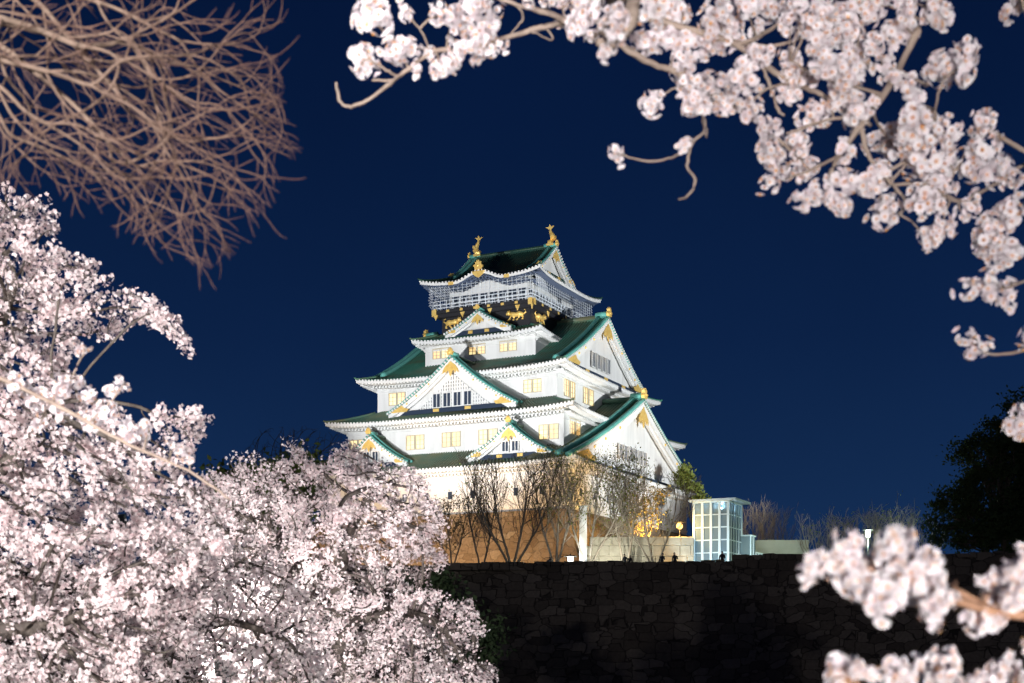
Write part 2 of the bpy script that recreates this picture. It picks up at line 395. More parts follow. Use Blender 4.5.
def hip_roof(k, a, b, z, prof, TA, TB, gp=None, H=.5, tile='tile', v0=0., walls=(0, 0), kara=None):
    """tiled roof with white eaves all round. prof(t) is the rise t metres in from the eave edge"""
    top = MB(); eave = MB(); dots = MB(); hip_list = []; sof = MB()
    def zz(side, s, L, t):
        h = z+prof(t)+eave_up(s, L, t, H)
        if kara and side in 'AC':
            q = abs(s-kara[0])/kara[1]
            if q < 1: h += kara[2]*(.5+.5*math.cos(math.pi*min(1, q*1.05)))**.8*math.exp(-(t/3.2)**2)
        return h
    def PV(side, s, o, zv):
        x, y, w = P(side, s, o, zv); return (x, y+v0, w)
    for side in 'ABCD':
        L, O = (a, b) if side in 'AC' else (b, a)
        T = TA if side in 'AC' else TB
        hw = lambda t: (max(L-t, gp) if (gp and side in 'AC') else L-t)
        n = int(2*L/.46)
        rows = []
        nt = max(5, int(T/.7))
        for i in range(nt+1):
            t = T*i/nt; row = []
            for j in range(n+1):
                for (fr, dz) in ((-.28, 0.0), (-.12, .13), (.12, .13), (.28, 0.0)):
                    sg = max(-1, min(1, -1+2*(j+fr)/n)); s = sg*hw(t)
                    row.append(PV(side, s, O-t, zz(side, sg*L if t < 1 else s, L, t)+dz))
            rows.append(row)
        top.grid(rows)
        # eave: fascia and soffit swept along the edge with mitred corners
        tw = walls[0] if side in 'AC' else walls[1]
        sec = [(0.0, -.0), (-.04, -.05), (-.04, -.33), (.95, -.25), (.95, -.52), (tw, -.30+prof(tw)*.35)]
        ns = 48; rows = []
        for (tt, dz) in sec:
            rows.append([PV(side, (-1+2*j/ns)*(L-tt), O-tt, zz(side, (-1+2*j/ns)*L, L, 0)+dz) for j in range(ns+1)])
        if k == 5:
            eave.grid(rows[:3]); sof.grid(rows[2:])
        else: eave.grid(rows)
        for j in range(n+1):                       # round tile ends and rafters
            sg = -1+2*j/n; s = sg*L; zc = zz(side, s, L, 0)
            c = PV(side, s, O+.05, zc+.0)
            ring = [PV(side, s+.15*math.cos(q*math.pi/3), O+.06, zc+.02+.15*math.sin(q*math.pi/3)) for q in range(6)]
            back = [PV(side, s+.15*math.cos(q*math.pi/3), O-.1, zc+.02+.15*math.sin(q*math.pi/3)) for q in range(6)]
            dots.add(ring+back, [(0,1,2,3,4,5)]+[(q, (q+1) % 6, 6+(q+1) % 6, 6+q) for q in range(6)])
            if abs(s) < L-.8:
                (sof if k == 5 else eave).box((s-.11, O-.9, zc-.47), (s+.11, O-.02, zc-.31), lambda x, y, w, sd=side: PV(sd, x, y, w))
            if abs(s) < L-tw+.2 and tw > 1.2:
                (sof if k == 5 else eave).box((s-.11, O-tw, zc-.75), (s+.11, O-1.0, zc-.5), lambda x, y, w, sd=side: PV(sd, x, y, w))
        # hip ridge at this side's right-hand corner
        te = min(TA, TB) if not gp else TB
        pts = []
        for i in range(9):
            t = te*i/8; pts.append(PV(side, L-t, O-t, z+prof(t)+H*math.exp(-t/2.2)+.14))
        hips = MB(); hip_list.append(hips); hips.tube(pts, [.2]+[.16]*8, 7)
        e0 = np.array(pts[0]); d = e0-np.array(pts[1]); d /= np.linalg.norm(d)
        hips.tube([e0-d*.05, e0+d*.35+np.array([0, 0, .22])], [.17, .08], 6)
    o = CB(top, 'roof', tile)
    CB(eave, 'eaves', 'trim_white', o)
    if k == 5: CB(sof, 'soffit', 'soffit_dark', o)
    CB(dots, 'tile_ends', 'trim_white', o); [CB(h_, 'hip_ridge', tile, o, True) for h_ in hip_list]
    return o

ROOF = {}
ROOF[1] = hip_roof(1, 18.43, 21.9, 23.0, lambda t: .42*t+.018*t*t, 5.2, 3.8, H=.45, walls=(1.9, 1.9))
ROOF[2] = hip_roof(2, 16.72, 18.73, 29.55, lambda t: .38*t+.012*t*t, 5.2, 4.4, H=.5, walls=(1.95, 1.95))
PR3 = lambda t: .40*t+.0098*t*t
ROOF[3] = hip_roof(3, 14.29, 15.55, 35.2, PR3, 15.55, 1.85, gp=12.75, H=.5, tile='tile_green', walls=(1.9, 1.9))
ROOF[4] = hip_roof(4, 8.96, 11.0, 40.6, lambda t: .42*t+.02*t*t, 3.6, 2.4, H=.45, tile='tile_green', walls=(1.2, 1.2))
PR5 = lambda t: .30*t+.031*t*t
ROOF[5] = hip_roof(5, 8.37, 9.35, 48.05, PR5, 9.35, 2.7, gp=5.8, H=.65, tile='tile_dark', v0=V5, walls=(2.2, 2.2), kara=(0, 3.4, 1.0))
for k in (3,):
    pass

def fleur(k):      # gable pendant outline
    return [(x*k, z*k) for x, z in ((0,.9),(.35,.55),(.8,.25),(1.25,-.35),(1.35,-.9),(.95,-.55),(.75,-.9),(.55,-.45),(.3,-.6),(.22,-1.0),(0,-1.35),(-.22,-1.0),(-.3,-.6),(-.55,-.45),(-.75,-.9),(-.95,-.55),(-1.35,-.9),(-1.25,-.35),(-.8,.25),(-.35,.55))]

def ridge_ornament(mb, f, k):
    """gilded ridge end tile: crest with two horns and side curls"""
    mb.prism([(x*k, z*k) for x, z in ((-.55,-.5),(.55,-.5),(.62,-.1),(.85,.0),(.72,.25),(.42,.3),(.5,.75),(.30,.6),(.14,1.05),(0,.75),(-.14,1.05),(-.30,.6),(-.5,.75),(-.42,.3),(-.72,.25),(-.85,.0),(-.62,-.1))], -.28*k, .22*k, f)
    mb.ball(f(0, -.26*k, .05*k), .17*k)

def gable(side, s0, of, depth, w, za, zf, curve, wins=(), lattice=False, roof=True, prof=None, k=1., tile='tile', trim='navy', v0=0., foot_gold=True, big=False):
    f = lambda x, y, z: (lambda q: (q[0], q[1]+v0, q[2]))(P(side, s0+x, of-y, z))
    if prof is None:
        prof = lambda x: zf+(za-zf)*((1-curve)*(1-abs(x)/w)+curve*(1-abs(x)/w)*abs(1-abs(x)/w))
    bh = .62*k
    N = 14
    X = [w*i/N for i in range(N+1)]
    wall = MB()
    xs_ = [-x for x in reversed(X)]+X[1:]
    rows = [[f(x, .45, zf-.35) for x in xs_], [f(x, .45, max(zf-.34, prof(x)-.15)) for x in xs_]]
    wall.grid(rows)
    root = CB(wall, 'gable', 'plaster')
    if roof:
        rf = MB()
        ny = int((depth+.6)/.46)
        for sg in (-1, 1):
            rows = []
            for x in X+[w*1.04]:
                row = []
                for j in range(ny+1):
                    for fr, dz in ((-.28, 0), (-.12, .12), (.12, .12), (.28, 0)):
                        row.append(f(sg*x, -.55+(depth+.55)*min(1, max(0, (j+fr)/ny)), prof(min(x, w*1.04))+dz))
                rows.append(row)
            rf.grid(rows)
            # underside
            rf.grid([[f(sg*x, y, prof(x)-.16) for y in (-.55, depth)] for x in X])
        CB(rf, 'gable_roof', tile, root)
    vg = MB()
    for sg in (-1, 1):
        Xv = [w*1.03*i/18 for i in range(19)]
        vg.tube([f(sg*x, -.36, prof(x)+.12*k) for x in Xv], .21*k, 8)
        vg.tube([f(sg*x, .62*k, prof(x)+.24*k) for x in Xv], .25*k, 8)
        
    vg.tube([f(0, -.5, prof(0)+.42*k), f(0, min(depth, 1.2), prof(0)+.42*k)], .34*k, 8)
    rd = MB(); rd.tube([f(0, 1.15, prof(0)+.22*k), f(0, depth, prof(0)+.22*k)], .26*k, 8); CB(rd, 'ridge', tile, root, True)
    CB(vg, 'verge_ridge', 'teal', root, True)
    bb = MB()
    for sg in (-1, 1):
        for (ya, yb, za_, zb_) in ((-.42, -.12, -.10, -.10-bh), (-.115, .2, -.14, -.12-bh*1.5)):
            for i in range(N):
                x0, x1 = sg*X[i], sg*X[i+1]
                q = [(x0, prof(x0)+za_), (x1, prof(x1)+za_), (x1, prof(x1)+zb_), (x0, prof(x0)+zb_)]
                bb.prism(q, ya, yb, f)
        Ls = 0; n = int(math.hypot(w, prof(0)-prof(w))/.42)
        for i in range(n+1):                          # round tile ends along the verge
            x = sg*w*i/n; c = (x, prof(x)-.02)
            ring = [(c[0]+.14*math.cos(q*math.pi/3), c[1]+.14*math.sin(q*math.pi/3)) for q in range(6)]
            bb.prism(ring, -.68, -.44, f)
    CB(bb, 'bargeboards', 'trim_white', root)
    gd = MB(); gk = .82*k
    gd.prism([(x, z+prof(0)-bh-.75*gk) for x, z in fleur(gk)], -.52, -.425, f)
    CB(gd, 'gold_pendant', 'gold', root)
    if foot_gold:
        for sg in (-1, 1):
            gd = MB()
            xf = sg*w*.80; zb = zf+.05
            gd.prism([(xf+sg*.2*w, zb), (xf-sg*.10*w, zb), (xf-sg*.13*w, zb+.35*k), (xf-sg*.06*w, zb+.5*k), (xf-sg*.02*w, zb+.85*k), (xf+sg*.05*w, zb+.55*k), (xf+sg*.09*w, zb+.6*k)], -.5, -.425, f)
            CB(gd, 'gold_corner_fitting', 'gold', root)
            for q in (.35, .55, .7):
                gd = MB(); gd.ball(f(sg*w*q, -.45, prof(w*q)-bh*.7), (.13*k,)*3, 6, 4); CB(gd, 'gold_stud', 'gold', root)
    on = MB(); ridge_ornament(on, lambda x, y, z: f(x, y-.55, z+prof(0)+.5*k), .58*k); CB(on, 'ridge_ornament', 'gold', root)
    tr = MB(); tr.box((-w*.92, -.1, zf-.3), (w*.92, .3, zf+.22), f); CB(tr, 'sill_band', trim, root)
    for q in ((-.45, 0, .45) if big else (-.25, .25)):
        gc = MB(); gc.box((w*q-.4*k, -.2, zf-.2), (w*q+.4*k, -.102, zf+.16), f); CB(gc, 'gold_clasp', 'gold', root)
    if lattice:
        bk = MB(); lt = MB()
        zi = lambda x: prof(x)-bh*1.55-.9
        wl_ = w*.72
        x = -wl_
        while x <= wl_:
            if zi(x) > zf+.5:
                lt.box((x-.11, .26, zf+.24), (x+.11, .40, zi(x)), f)
            x += .34
        z = zf+.55
        while z < prof(0)-bh*1.55-1.3:
            xx = wl_
            while xx > .2 and zi(xx) < z: xx -= .05
            lt.box((-xx, .30, z-.08), (xx, .41, z+.08), f); z += .42
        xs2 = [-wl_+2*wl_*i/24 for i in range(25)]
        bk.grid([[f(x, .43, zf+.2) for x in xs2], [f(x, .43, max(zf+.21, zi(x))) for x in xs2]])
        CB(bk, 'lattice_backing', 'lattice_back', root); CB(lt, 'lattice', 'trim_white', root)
    for (x0, x1, z0, z1) in wins:
        wf = MB()
        t_ = .1
        wf.box((x0-t_, .12, z0-t_), (x1+t_, .25, z0), f); wf.box((x0-t_, .12, z1), (x1+t_, .25, z1+t_), f)
        wf.box((x0-t_, .12, z0), (x0, .25, z1), f); wf.box((x1, .12, z0), (x1+t_, .25, z1), f)
        wf.box(((x0+x1)/2-.04, .14, z0), ((x0+x1)/2+.04, .225, z1), f)
        wo = CB(wf, 'gable_window', 'trim_white', root)
        pn = MB(); pn.box((x0+.002, .228, z0+.002), (x1-.002, .244, z1-.002), f); CB(pn, 'pane', 'dark_glass', wo) if False else pn.build('glass_pane', M['dark_glass'], root, off=(0, 0, G))
    return root

def row(n, x0, pitch, w, z0, z1): return [(x0+i*pitch, x0+i*pitch+w, z0, z1) for i in range(n)]
# face B: huge lower gable and the upper one; matching gables on the far side
for sd in 'BD':
    sg = 1 if sd == 'B' else -1
    gable(sd, 0, 17.5, 5.0, 22.0, 33.0, 23.55, .22, wins=row(6, -6.4, 1.62, .95, 25.2, 26.9), k=1.45, big=True)
    gable(sd, 0, 12.75, 10, 12.9, 43.75, 36.2, 0, prof=lambda x: 35.2+PR3(15.55-abs(x)), roof=False, wins=row(4, -3.6, 1.6, .9, 37.2, 39.0), k=1.25, big=True)
    gable(sd, 0, 5.8, 5.6, 5.9, 53.6, 49.95, 0, prof=lambda x: 48.05+PR5(9.35-abs(x)), roof=False, k=.85, v0=V5, trim='tile_dark')
# face A and the far side: big central gable, small pair, top gable
for sd in 'AC':
    gable(sd, 0, 16.6, 6.2, 8.7, 37.0, 30.85, .30, lattice=True, wins=row(4, -2.75, 1.42, .95, 31.25, 32.85), k=1.0)
    gable(sd, -9.42, 19.9, 3.4, 5.3, 27.8, 24.25, .34, wins=row(2, -1.1, 1.25, .75, 24.8, 25.9), k=.85)
    gable(sd, 9.42, 19.9, 3.4, 5.3, 27.8, 24.25, .34, wins=row(2, -1.1, 1.25, .75, 24.8, 25.9), k=.85)
    gable(sd, 0, 9.8, 3.6, 4.6, 44.0, 41.55, .25, k=.75, tile='tile_green')

for sd, x in LOOP:
    ow = 20.0 if sd == 'A' else 16.5
    b_ = MB(); b_.box((x-.28, ow+.004, 19.6), (x+.28, ow+.05, 20.5), lambda q, y, z, g=sd: P(g, q, y, z)); CB(b_, 'loophole', 'dark_glass')
for sd, L_, O_ in (('A', 16.5, 20.0), ('B', 20.0, 16.5)):
    b_ = MB(); b_.box((-L_-.1, O_+.004, 18.3), (L_+.1, O_+.10, 18.55), lambda q, y, z, g=sd: P(g, q, y, z)); CB(b_, 'wall_band', 'trim_white')
# lit windows, two sashes each
def window(side, s, o, zb, w=1.0, h=1.5, pane='pane'):
    f = lambda x, y, z: P(side, s+x, o+y, zb+z)
    fr = MB(); t_ = .09
    fr.box((-w/2-t_, .003, -t_), (w/2+t_, .16, 0), f); fr.box((-w/2-t_, .003, h), (w/2+t_, .16, h+t_), f)
    fr.box((-w/2-t_, .003, 0), (-w/2, .16, h), f); fr.box((w/2, .003, 0), (w/2+t_, .16, h), f)
    fr.box((-.03, .02, 0), (.03, .11, h), f)
    for q in (.33, .66): fr.box((-w/2, .02, h*q-.025), (w/2, .1, h*q+.025), f)
    o_ = CB(fr, 'window', 'frame')
    pn = MB(); pn.box((-w/2+.002, .006, .002), (w/2-.002, .018, h-.002), f); CB(pn, 'pane', pane, o_)
for sd in 'AC':
    for c in (-5.45, -.3, 4.05):
        for dx in (-.62, .62): window(sd, c+dx, TIER[4]['wb'], 38.75, .95, 1.15)
    for c in (-9.5, 9.25):
        for dx in (-.62, .62): window(sd, c+dx, TIER[3]['wb'], 32.6, .98, 1.4)
    for c in (-13.2, -5.0, 0.0, 4.95, 12.85):
        for dx in (-.66, .66): window(sd, c+dx, TIER[2]['wb'], 26.35, 1.05, 1.6)
for sd in 'BD':
    for c in (-10.2, -4.6, 4.6, 10.2):
        for dx in (-.85, .85): window(sd, c+dx, TIER[3]['wa'], 32.3, 1.2, 1.9)
    for c in (-13.8, 13.8):
        for dx in (-.8, .8): window(sd, c+dx, TIER[2]['wa'], 27.1, 1.15, 1.7)

# top storey: black base with gilded tigers, balcony, cage, inner room
UA, UB = 6.75, 8.2
co = MB(); co.box((-6.2, -7.6+V5, 41.6), (6.2, 7.6+V5, 44.55)); CB(co, 'upper_base', 'black')
dk = MB(); dk.box((-UA-.35, -UB-.35+V5, 44.55), (UA+.35, UB+.35+V5, 44.95)); dk.box((-UA, -UB+V5, 44.1), (UA, UB+V5, 44.546))
deck = CB(dk, 'balcony', 'black')
for side in 'ABCD':
    L, O = (UA, UB) if side in 'AC' else (UB, UA)
    ff = lambda x, y, z, sd=side: (lambda q: (q[0], q[1]+V5, q[2]))(P(sd, x, y, z))
    n = 7
    for i in range(n+1):
        x = -L+2*L*i/n
        gf = MB(); gf.box((x-.2, O+.355, 44.6), (x+.2, O+.40, 44.9), ff); CB(gf, 'gold_plate', 'gold', deck)
        if i % 2 == 0:
            gf = MB(); gf.prism([(x-.3, 44.5), (x+.3, 44.5), (x+.2, 44.2), (x, 43.8), (x-.2, 44.2)], -(O+.09), -(O+.005), lambda a, b_, c, g=ff: g(a, -b_, c)); CB(gf, 'gold_bracket', 'gold', deck)
    for x in (-L, L):
        gf = MB(); gf.box((x-.3, O+.41, 44.3), (x+.3, O+.45, 45.1), ff); CB(gf, 'gold_corner_plate', 'gold', deck)
rl = MB(); cg = MB(); ro = MB(); dwm = MB()
for side in 'ABCD':
    L, O = (UA+.2, UB+.2) if side in 'AC' else (UB+.2, UA+.2)
    ff = lambda x, y, z, sd=side: (lambda q: (q[0], q[1]+V5, q[2]))(P(sd, x, y, z))
    for z in (45.25, 45.65, 46.15): rl.tube([ff(-L, O, z), ff(L, O, z)], .06, 5)
    n = int(2*L/.9)
    for i in range(n+1):
        x = -L+2*L*i/n; rl.tube([ff(x, O, 44.95), ff(x, O, 46.2)], .05, 5)
    n = int(2*L/.62)
    for i in range(n+1):                              # protective wire cage
        x = -L+2*L*i/n; cg.tube([ff(x, O+.12, 44.95), ff(x, O+.5, 45.6), ff(x, O+.55, 47.9)], .021, 4)
    for z in (45.6, 45.95, 46.3, 46.65, 47.0, 47.35, 47.7): cg.tube([ff(-L-.4, O+.55, z), ff(L+.4, O+.55, z)], .017, 4)
    for i in range(10):
        x = -L-.4+i*.28; cg.tube([ff(x, O+.56, 47.9), ff(min(x+1.5, L), O+.56, 46.3)], .016, 4)
    # room wall: white posts, upper panels, dark openings
    L2, O2 = (5.4, 6.6) if side in 'AC' else (6.6, 5.4)
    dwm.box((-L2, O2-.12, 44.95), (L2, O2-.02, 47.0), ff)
    n = 8
    for i in range(n+1):
        x = -L2+2*L2*i/n; ro.box((x-.13, O2, 44.95), (x+.13, O2+.14, 48.4), ff)
    ro.box((-L2, O2-.1, 47.0), (L2, O2+.03, 48.6), ff); ro.box((-L2, O2+.002, 46.0), (L2, O2+.08, 46.15), ff)
    ro.box((-L2, O2-.001, 44.952), (L2, O2+.05, 45.5), ff)
CB(rl, 'railing', 'wire', deck); CB(cg, 'safety_cage', 'wire', deck)
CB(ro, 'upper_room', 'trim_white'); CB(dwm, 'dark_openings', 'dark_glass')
def tiger(side, s, o, k, flip):
    """gilded crouching tiger relief"""
    b_ = MB(); ff = lambda x, y, z: (lambda q: (q[0], q[1]+V5, q[2]))(P(side, s+flip*x*k, o+y*k, 43.35+z*k))
    b_.tube([ff(-1.1, .1, -.05), ff(-.6, .14, .2), ff(0, .14, .12), ff(.5, .16, .18), ff(.85, .18, .3)], [.3*k, .42*k, .36*k, .42*k, .3*k], 8)
    b_.ball(ff(1.15, .25, .38), .34*k); b_.ball(ff(1.42, .3, .28), .18*k, 6, 5)
    for x in (1.02, 1.3): b_.ball(ff(x, .25, .7), .1*k, 5, 4)
    for x0, x1 in ((-.9, -1.15), (-.5, -.25), (.5, .3), (.85, 1.2)):
        b_.tube([ff(x0, .18, .05), ff((x0+x1)/2-.1, .22, -.35), ff(x1, .22, -.62), ff(x1+.22, .24, -.64)], [.2*k, .15*k, .12*k, .1*k], 6)
    b_.tube([ff(-1.2, .12, .1), ff(-1.55, .14, .35), ff(-1.5, .14, .7), ff(-1.2, .14, .75)], [.12*k, .1*k, .09*k, .05*k], 6)
    CB(b_, 'tiger_relief', 'gold', smooth=True)
for sd, o in (('A', 7.62), ('C', 7.62)):
    tiger(sd, -4.55, o, .85, 1); tiger(sd, 4.4, o, .85, -1)
for sd, o in (('B', 6.22), ('D', 6.22)):
    tiger(sd, -5.0, o, .88, 1); tiger(sd, 5.0, o, .88, -1)
# gilded dolphin-fish on the ridge ends
def fish(u, flip):
    b_ = MB(); zr = 48.05+PR5(9.35)+.6
    g = lambda x, y, z: (u+flip*x, V5+y, zr+z)
    b_.tube([g(-.35, 0, .1), g(.15, 0, .12), g(.35, 0, .5), g(.2, 0, 1.0), g(-.05, 0, 1.45), g(-.1, 0, 1.8)], [.3, .44, .40, .3, .2, .1], 8)
    b_.prism([(-.1, 1.65), (.45, 2.2), (.05, 2.1), (-.15, 2.45), (-.3, 2.05), (-.75, 2.15)], -.07, .07, g)
    for sg in (-1, 1): b_.prism([(.1, .5), (.6, .75), (.5, 1.05), (.15, .85)], sg*.3, sg*.45, g)
    b_.box((-.5, -.4, -.35), (.5, .4, -.1), g)
    CB(b_, 'ridge_fish', 'gold', smooth=False)
fish(5.5, 1); fish(-5.1, -1)
rg = MB(); rg.box((-5.3, -.2+V5, 53.3), (5.3, .2+V5, 53.85)); rg.tube([(-5.5, V5, 53.85), (5.6, V5, 53.85)], .2, 8); CB(rg, 'main_ridge', 'tile_dark', ROOF[5])
rg = MB(); rg.box((-11.5, -.25, 43.6), (11.5, .25, 44.0)); CB(rg, 'ridge', 'tile_green', ROOF[3])
for sd in 'AC':
    kg = MB()
    ff = lambda x, y, z, s_=sd: (lambda q: (q[0], q[1]+V5, q[2]))(P(s_, x, 9.35-y, z))
    ridge_ornament(kg, lambda x, y, z, g=ff: g(x, y-.1, z+49.55), .75)
    kg.prism([(x, z+48.5) for x, z in ((-.9,.45),(.9,.45),(.7,.1),(.3,-.2),(0,-.35),(-.3,-.2),(-.7,.1))], -.2, -.06, ff)
    CB(kg, 'gold_crest', 'gold', ROOF[5])
    for x in (-3.9, 3.9):
        kg = MB(); kg.box((x-.35, -.15, 47.7), (x+.35, -.05, 48.1), ff); CB(kg, 'gold_clasp', 'gold', ROOF[5])

# ------------------------------------------------------------------ trees
def colonize(att, start, step, kill, iters, rng, jitter=.12, trop=(0, 0, 0), infl=1e9, maxn=9000):
    pos = [np.array(p, float) for p, _ in start]; par = [q for _, q in start]
    Pn = np.zeros((maxn+4000, 3)); n = len(pos); Pn[:n] = pos
    par = list(par)
    A = att.copy()
    d2 = ((A[:, None, :]-Pn[None, :n, :])**2).sum(2); near = d2.argmin(1); nd = d2.min(1)
    trop = np.array(trop)
    for it in range(iters):
        if len(A) == 0 or n > maxn: break
        act = nd < infl*infl
        if not act.any(): break
        v = A[act]-Pn[near[act]]; v /= np.linalg.norm(v, axis=1)[:, None]+1e-9
        acc = np.zeros((n, 3)); np.add.at(acc, near[act], v)
        idx = np.unique(near[act]); dv = acc[idx]
        dv /= np.linalg.norm(dv, axis=1)[:, None]+1e-9
        dv += rng.normal(0, jitter, dv.shape)+trop
        dv /= np.linalg.norm(dv, axis=1)[:, None]+1e-9
        new = Pn[idx]+dv*step; m = len(new)
        Pn[n:n+m] = new; par += idx.tolist()
        dd = ((A[:, None, :]-new[None])**2).sum(2); mi = dd.argmin(1); mv = dd[np.arange(len(A)), mi]
        upd = mv < nd; near[upd] = mi[upd]+n; nd[upd] = mv[upd]
        n += m
        keep_ = nd > kill*kill
        A = A[keep_]; near = near[keep_]; nd = nd[keep_]
    return Pn[:n].copy(), np.array(par)

def radii(par, rtip, ex=2.3, rmax=None):
    n = len(par); r = np.zeros(n); acc = np.zeros(n)
    for i in range(n-1, -1, -1):
        r[i] = rtip if acc[i] == 0 else acc[i]**(1/ex)
        if par[i] >= 0: acc[par[i]] += r[i]**ex
    if rmax: r = np.minimum(r, rmax*(r/r.max())**.75)
    return r

def tree_mesh(name, pos, par, r, k=5, smooth_it=2, off=(0, 0, 0)):
    n = len(par); ch = [[] for _ in range(n)]
    for i, p in enumerate(par):
        if p >= 0: ch[p].append(i)
    Ps = pos.copy()
    for _ in range(smooth_it):
        Q = Ps.copy()
        for i in range(n):
            if par[i] >= 0 and ch[i]:
                c = max(ch[i], key=lambda j: r[j]); Q[i] = .5*Ps[i]+.25*(Ps[par[i]]+Ps[c])
        Ps = Q
    starts = [i for i in range(n) if par[i] < 0]
    chains = []; stack = [(None, s) for s in starts]
    while stack:
        p, i = stack.pop(); c = [i] if p is None else [p, i]
        while ch[i]:
            o = sorted(ch[i], key=lambda j: -r[j])
            for q in o[1:]: stack.append((i, q))
            i = o[0]; c.append(i)
        chains.append((p is not None, c))
    V = []; Q = []; T = []; nv = 0; rlo = math.log(r.min()); rhi = math.log(r.max()*.6)
    ang = 2*np.pi*np.arange(k)/k
    for br, c in chains:
        pts = Ps[c]; rr = r[c].copy()
        if br: rr[0] = min(rr[0], rr[1]*1.15)
        rr[-1] *= .5
        t = np.gradient(pts, axis=0) if len(c) > 1 else np.array([[0, 0, 1.]])
        t /= np.linalg.norm(t, axis=1)[:, None]+1e-9
        ref = np.array([.31, .52, .79]) if abs(t[:, 2]).mean() < .8 else np.array([1., .1, .1])
        a = np.cross(t, ref); a /= np.linalg.norm(a, axis=1)[:, None]+1e-9; b_ = np.cross(t, a)
        ring = pts[:, None, :]+rr[:, None, None]*(np.cos(ang)[None, :, None]*a[:, None, :]+np.sin(ang)[None, :, None]*b_[:, None, :])
        V.append(ring.reshape(-1, 3)); T.append(np.repeat(np.clip((np.log(r[c])-rlo)/(rhi-rlo+1e-9), 0, 1), k))
        i = np.arange(len(c)-1)[:, None]*k; j = np.arange(k)[None, :]; j2 = (j+1) % k
        q = np.stack([i+j, i+j2, i+k+j2, i+k+j], -1).reshape(-1, 4)+nv
        Q.append(q); nv += len(c)*k
    return arrays_mesh(name, np.concatenate(V)-np.array(off), np.concatenate(Q), True, np.concatenate(T)), Ps

def frame_of(N):
    N = N/(np.linalg.norm(N, axis=1)[:, None]+1e-9)
    ref = np.where(np.abs(N[:, 2:3]) < .9, np.array([[0, 0, 1.]]), np.array([[1., 0, 0]]))
    a = np.cross(N, ref); a /= np.linalg.norm(a, axis=1)[:, None]; b_ = np.cross(N, a)
    return a, b_, N

def flowers_mesh(name, C, N, rad, rng, off):
    """five-petalled blossoms: one bent quad pair per petal"""
    a, b_, n_ = frame_of(N); m = len(C)
    ph = rng.uniform(0, 6.28, m)
    Vs = []; tint = np.repeat(rng.beta(1.6, 2.4, m), 20)
    for q in range(5):
        th = ph+q*2*np.pi/5
        ca, sa = np.cos(th)[:, None], np.sin(th)[:, None]
        er = ca*a+sa*b_; et = -sa*a+ca*b_
        cup = rng.uniform(.1, .55, (m, 1))
        R_ = rad[:, None]
        p0 = C; p1 = C+R_*(.62*er-.40*et+cup*.5*n_); p2 = C+R_*(1.0*er+cup*n_); p3 = C+R_*(.62*er+.40*et+cup*.5*n_)
        Vs.append(np.stack([p0, p1, p2, p3], 1))
    V = np.stack(Vs, 1).reshape(-1, 3)-np.array(off)
    Q = np.arange(m*20).reshape(-1, 4)
    return arrays_mesh(name, V, Q, False, tint)

def leaves_mesh(name, C, N, size, rng, off, asp=.5):
    a, b_, n_ = frame_of(N); m = len(C); ph = rng.uniform(0, 6.28, m)[:, None]
    er = np.cos(ph)*a+np.sin(ph)*b_; et = -np.sin(ph)*a+np.cos(ph)*b_; s = size[:, None]
    V = np.stack([C-er*s*.5, C+et*s*asp*.5+n_*s*.1, C+er*s*.5, C-et*s*asp*.5+n_*s*.1], 1).reshape(-1, 3)-np.array(off)
    return arrays_mesh(name, V, np.arange(m*4).reshape(-1, 4), False, np.repeat(rng.random(m), 4))

def in_poly(p, poly):
    x, y = p[:, 0], p[:, 1]; ins = np.zeros(len(p), bool); n = len(poly)
    for i in range(n):
        x0, y0 = poly[i]; x1, y1 = poly[(i+1) % n]
        c = ((y0 > y) != (y1 > y)) & (x < (x1-x0)*(y-y0)/((y1-y0) or 1e-9)+x0)
        ins ^= c
    return ins
def edge_dist(p, poly):
    d = np.full(len(p), 1e9); n = len(poly)
    for i in range(n):
        a = np.array(poly[i], float); b_ = np.array(poly[(i+1) % n], float); ab = b_-a
        t = np.clip(((p-a)@ab)/(ab@ab), 0, 1); d = np.minimum(d, np.linalg.norm(p-(a+t[:, None]*ab), axis=1))
    return d
def crown_points(poly, dm, dr, n, rng, soft=70):
    """points filling a rounded crown volume whose outline at its middle distance is poly"""
    P_ = np.array(poly, float); lo, hi = P_.min(0), P_.max(0); out = []
    while sum(map(len, out)) < n:
        q = rng.uniform(lo, hi, (n*2, 2)); out.append(q[in_poly(q, poly)])
    q = np.concatenate(out)[:n]
    e = np.sqrt(np.clip(edge_dist(q, poly)/soft, .05, 1))
    d = dm+rng.uniform(-1, 1, n)*dr*e
    # the volume is laid out at the middle distance, so depth moves a point straight back, not along the view ray
    return np.stack([(q[:, 0]-512)/F*dm, d, CZ+(HY-q[:, 1])/F*dm], 1)

def chain(pts, step):
    """list of (pos, parent) along a polyline"""
    out = [(np.array(pts[0], float), -1)]
    for a, b_ in zip(pts[:-1], pts[1:]):
        a = np.array(a, float); b_ = np.array(b_, float); n = max(1, int(np.linalg.norm(b_-a)/step))
        for i in range(1, n+1): out.append((a+(b_-a)*i/n, len(out)-1))
    return out
def add_chain(start, frm, pts, step):
    base = min(range(len(start)), key=lambda i: np.linalg.norm(start[i][0]-np.array(frm)))
    prev = base; last = start[base][0]
    for b_ in pts:
        b_ = np.array(b_, float); a = last; n = max(1, int(np.linalg.norm(b_-a)/step))
        for i in range(1, n+1):
            start.append((a+(b_-a)*i/n, prev)); prev = len(start)-1
        last = b_

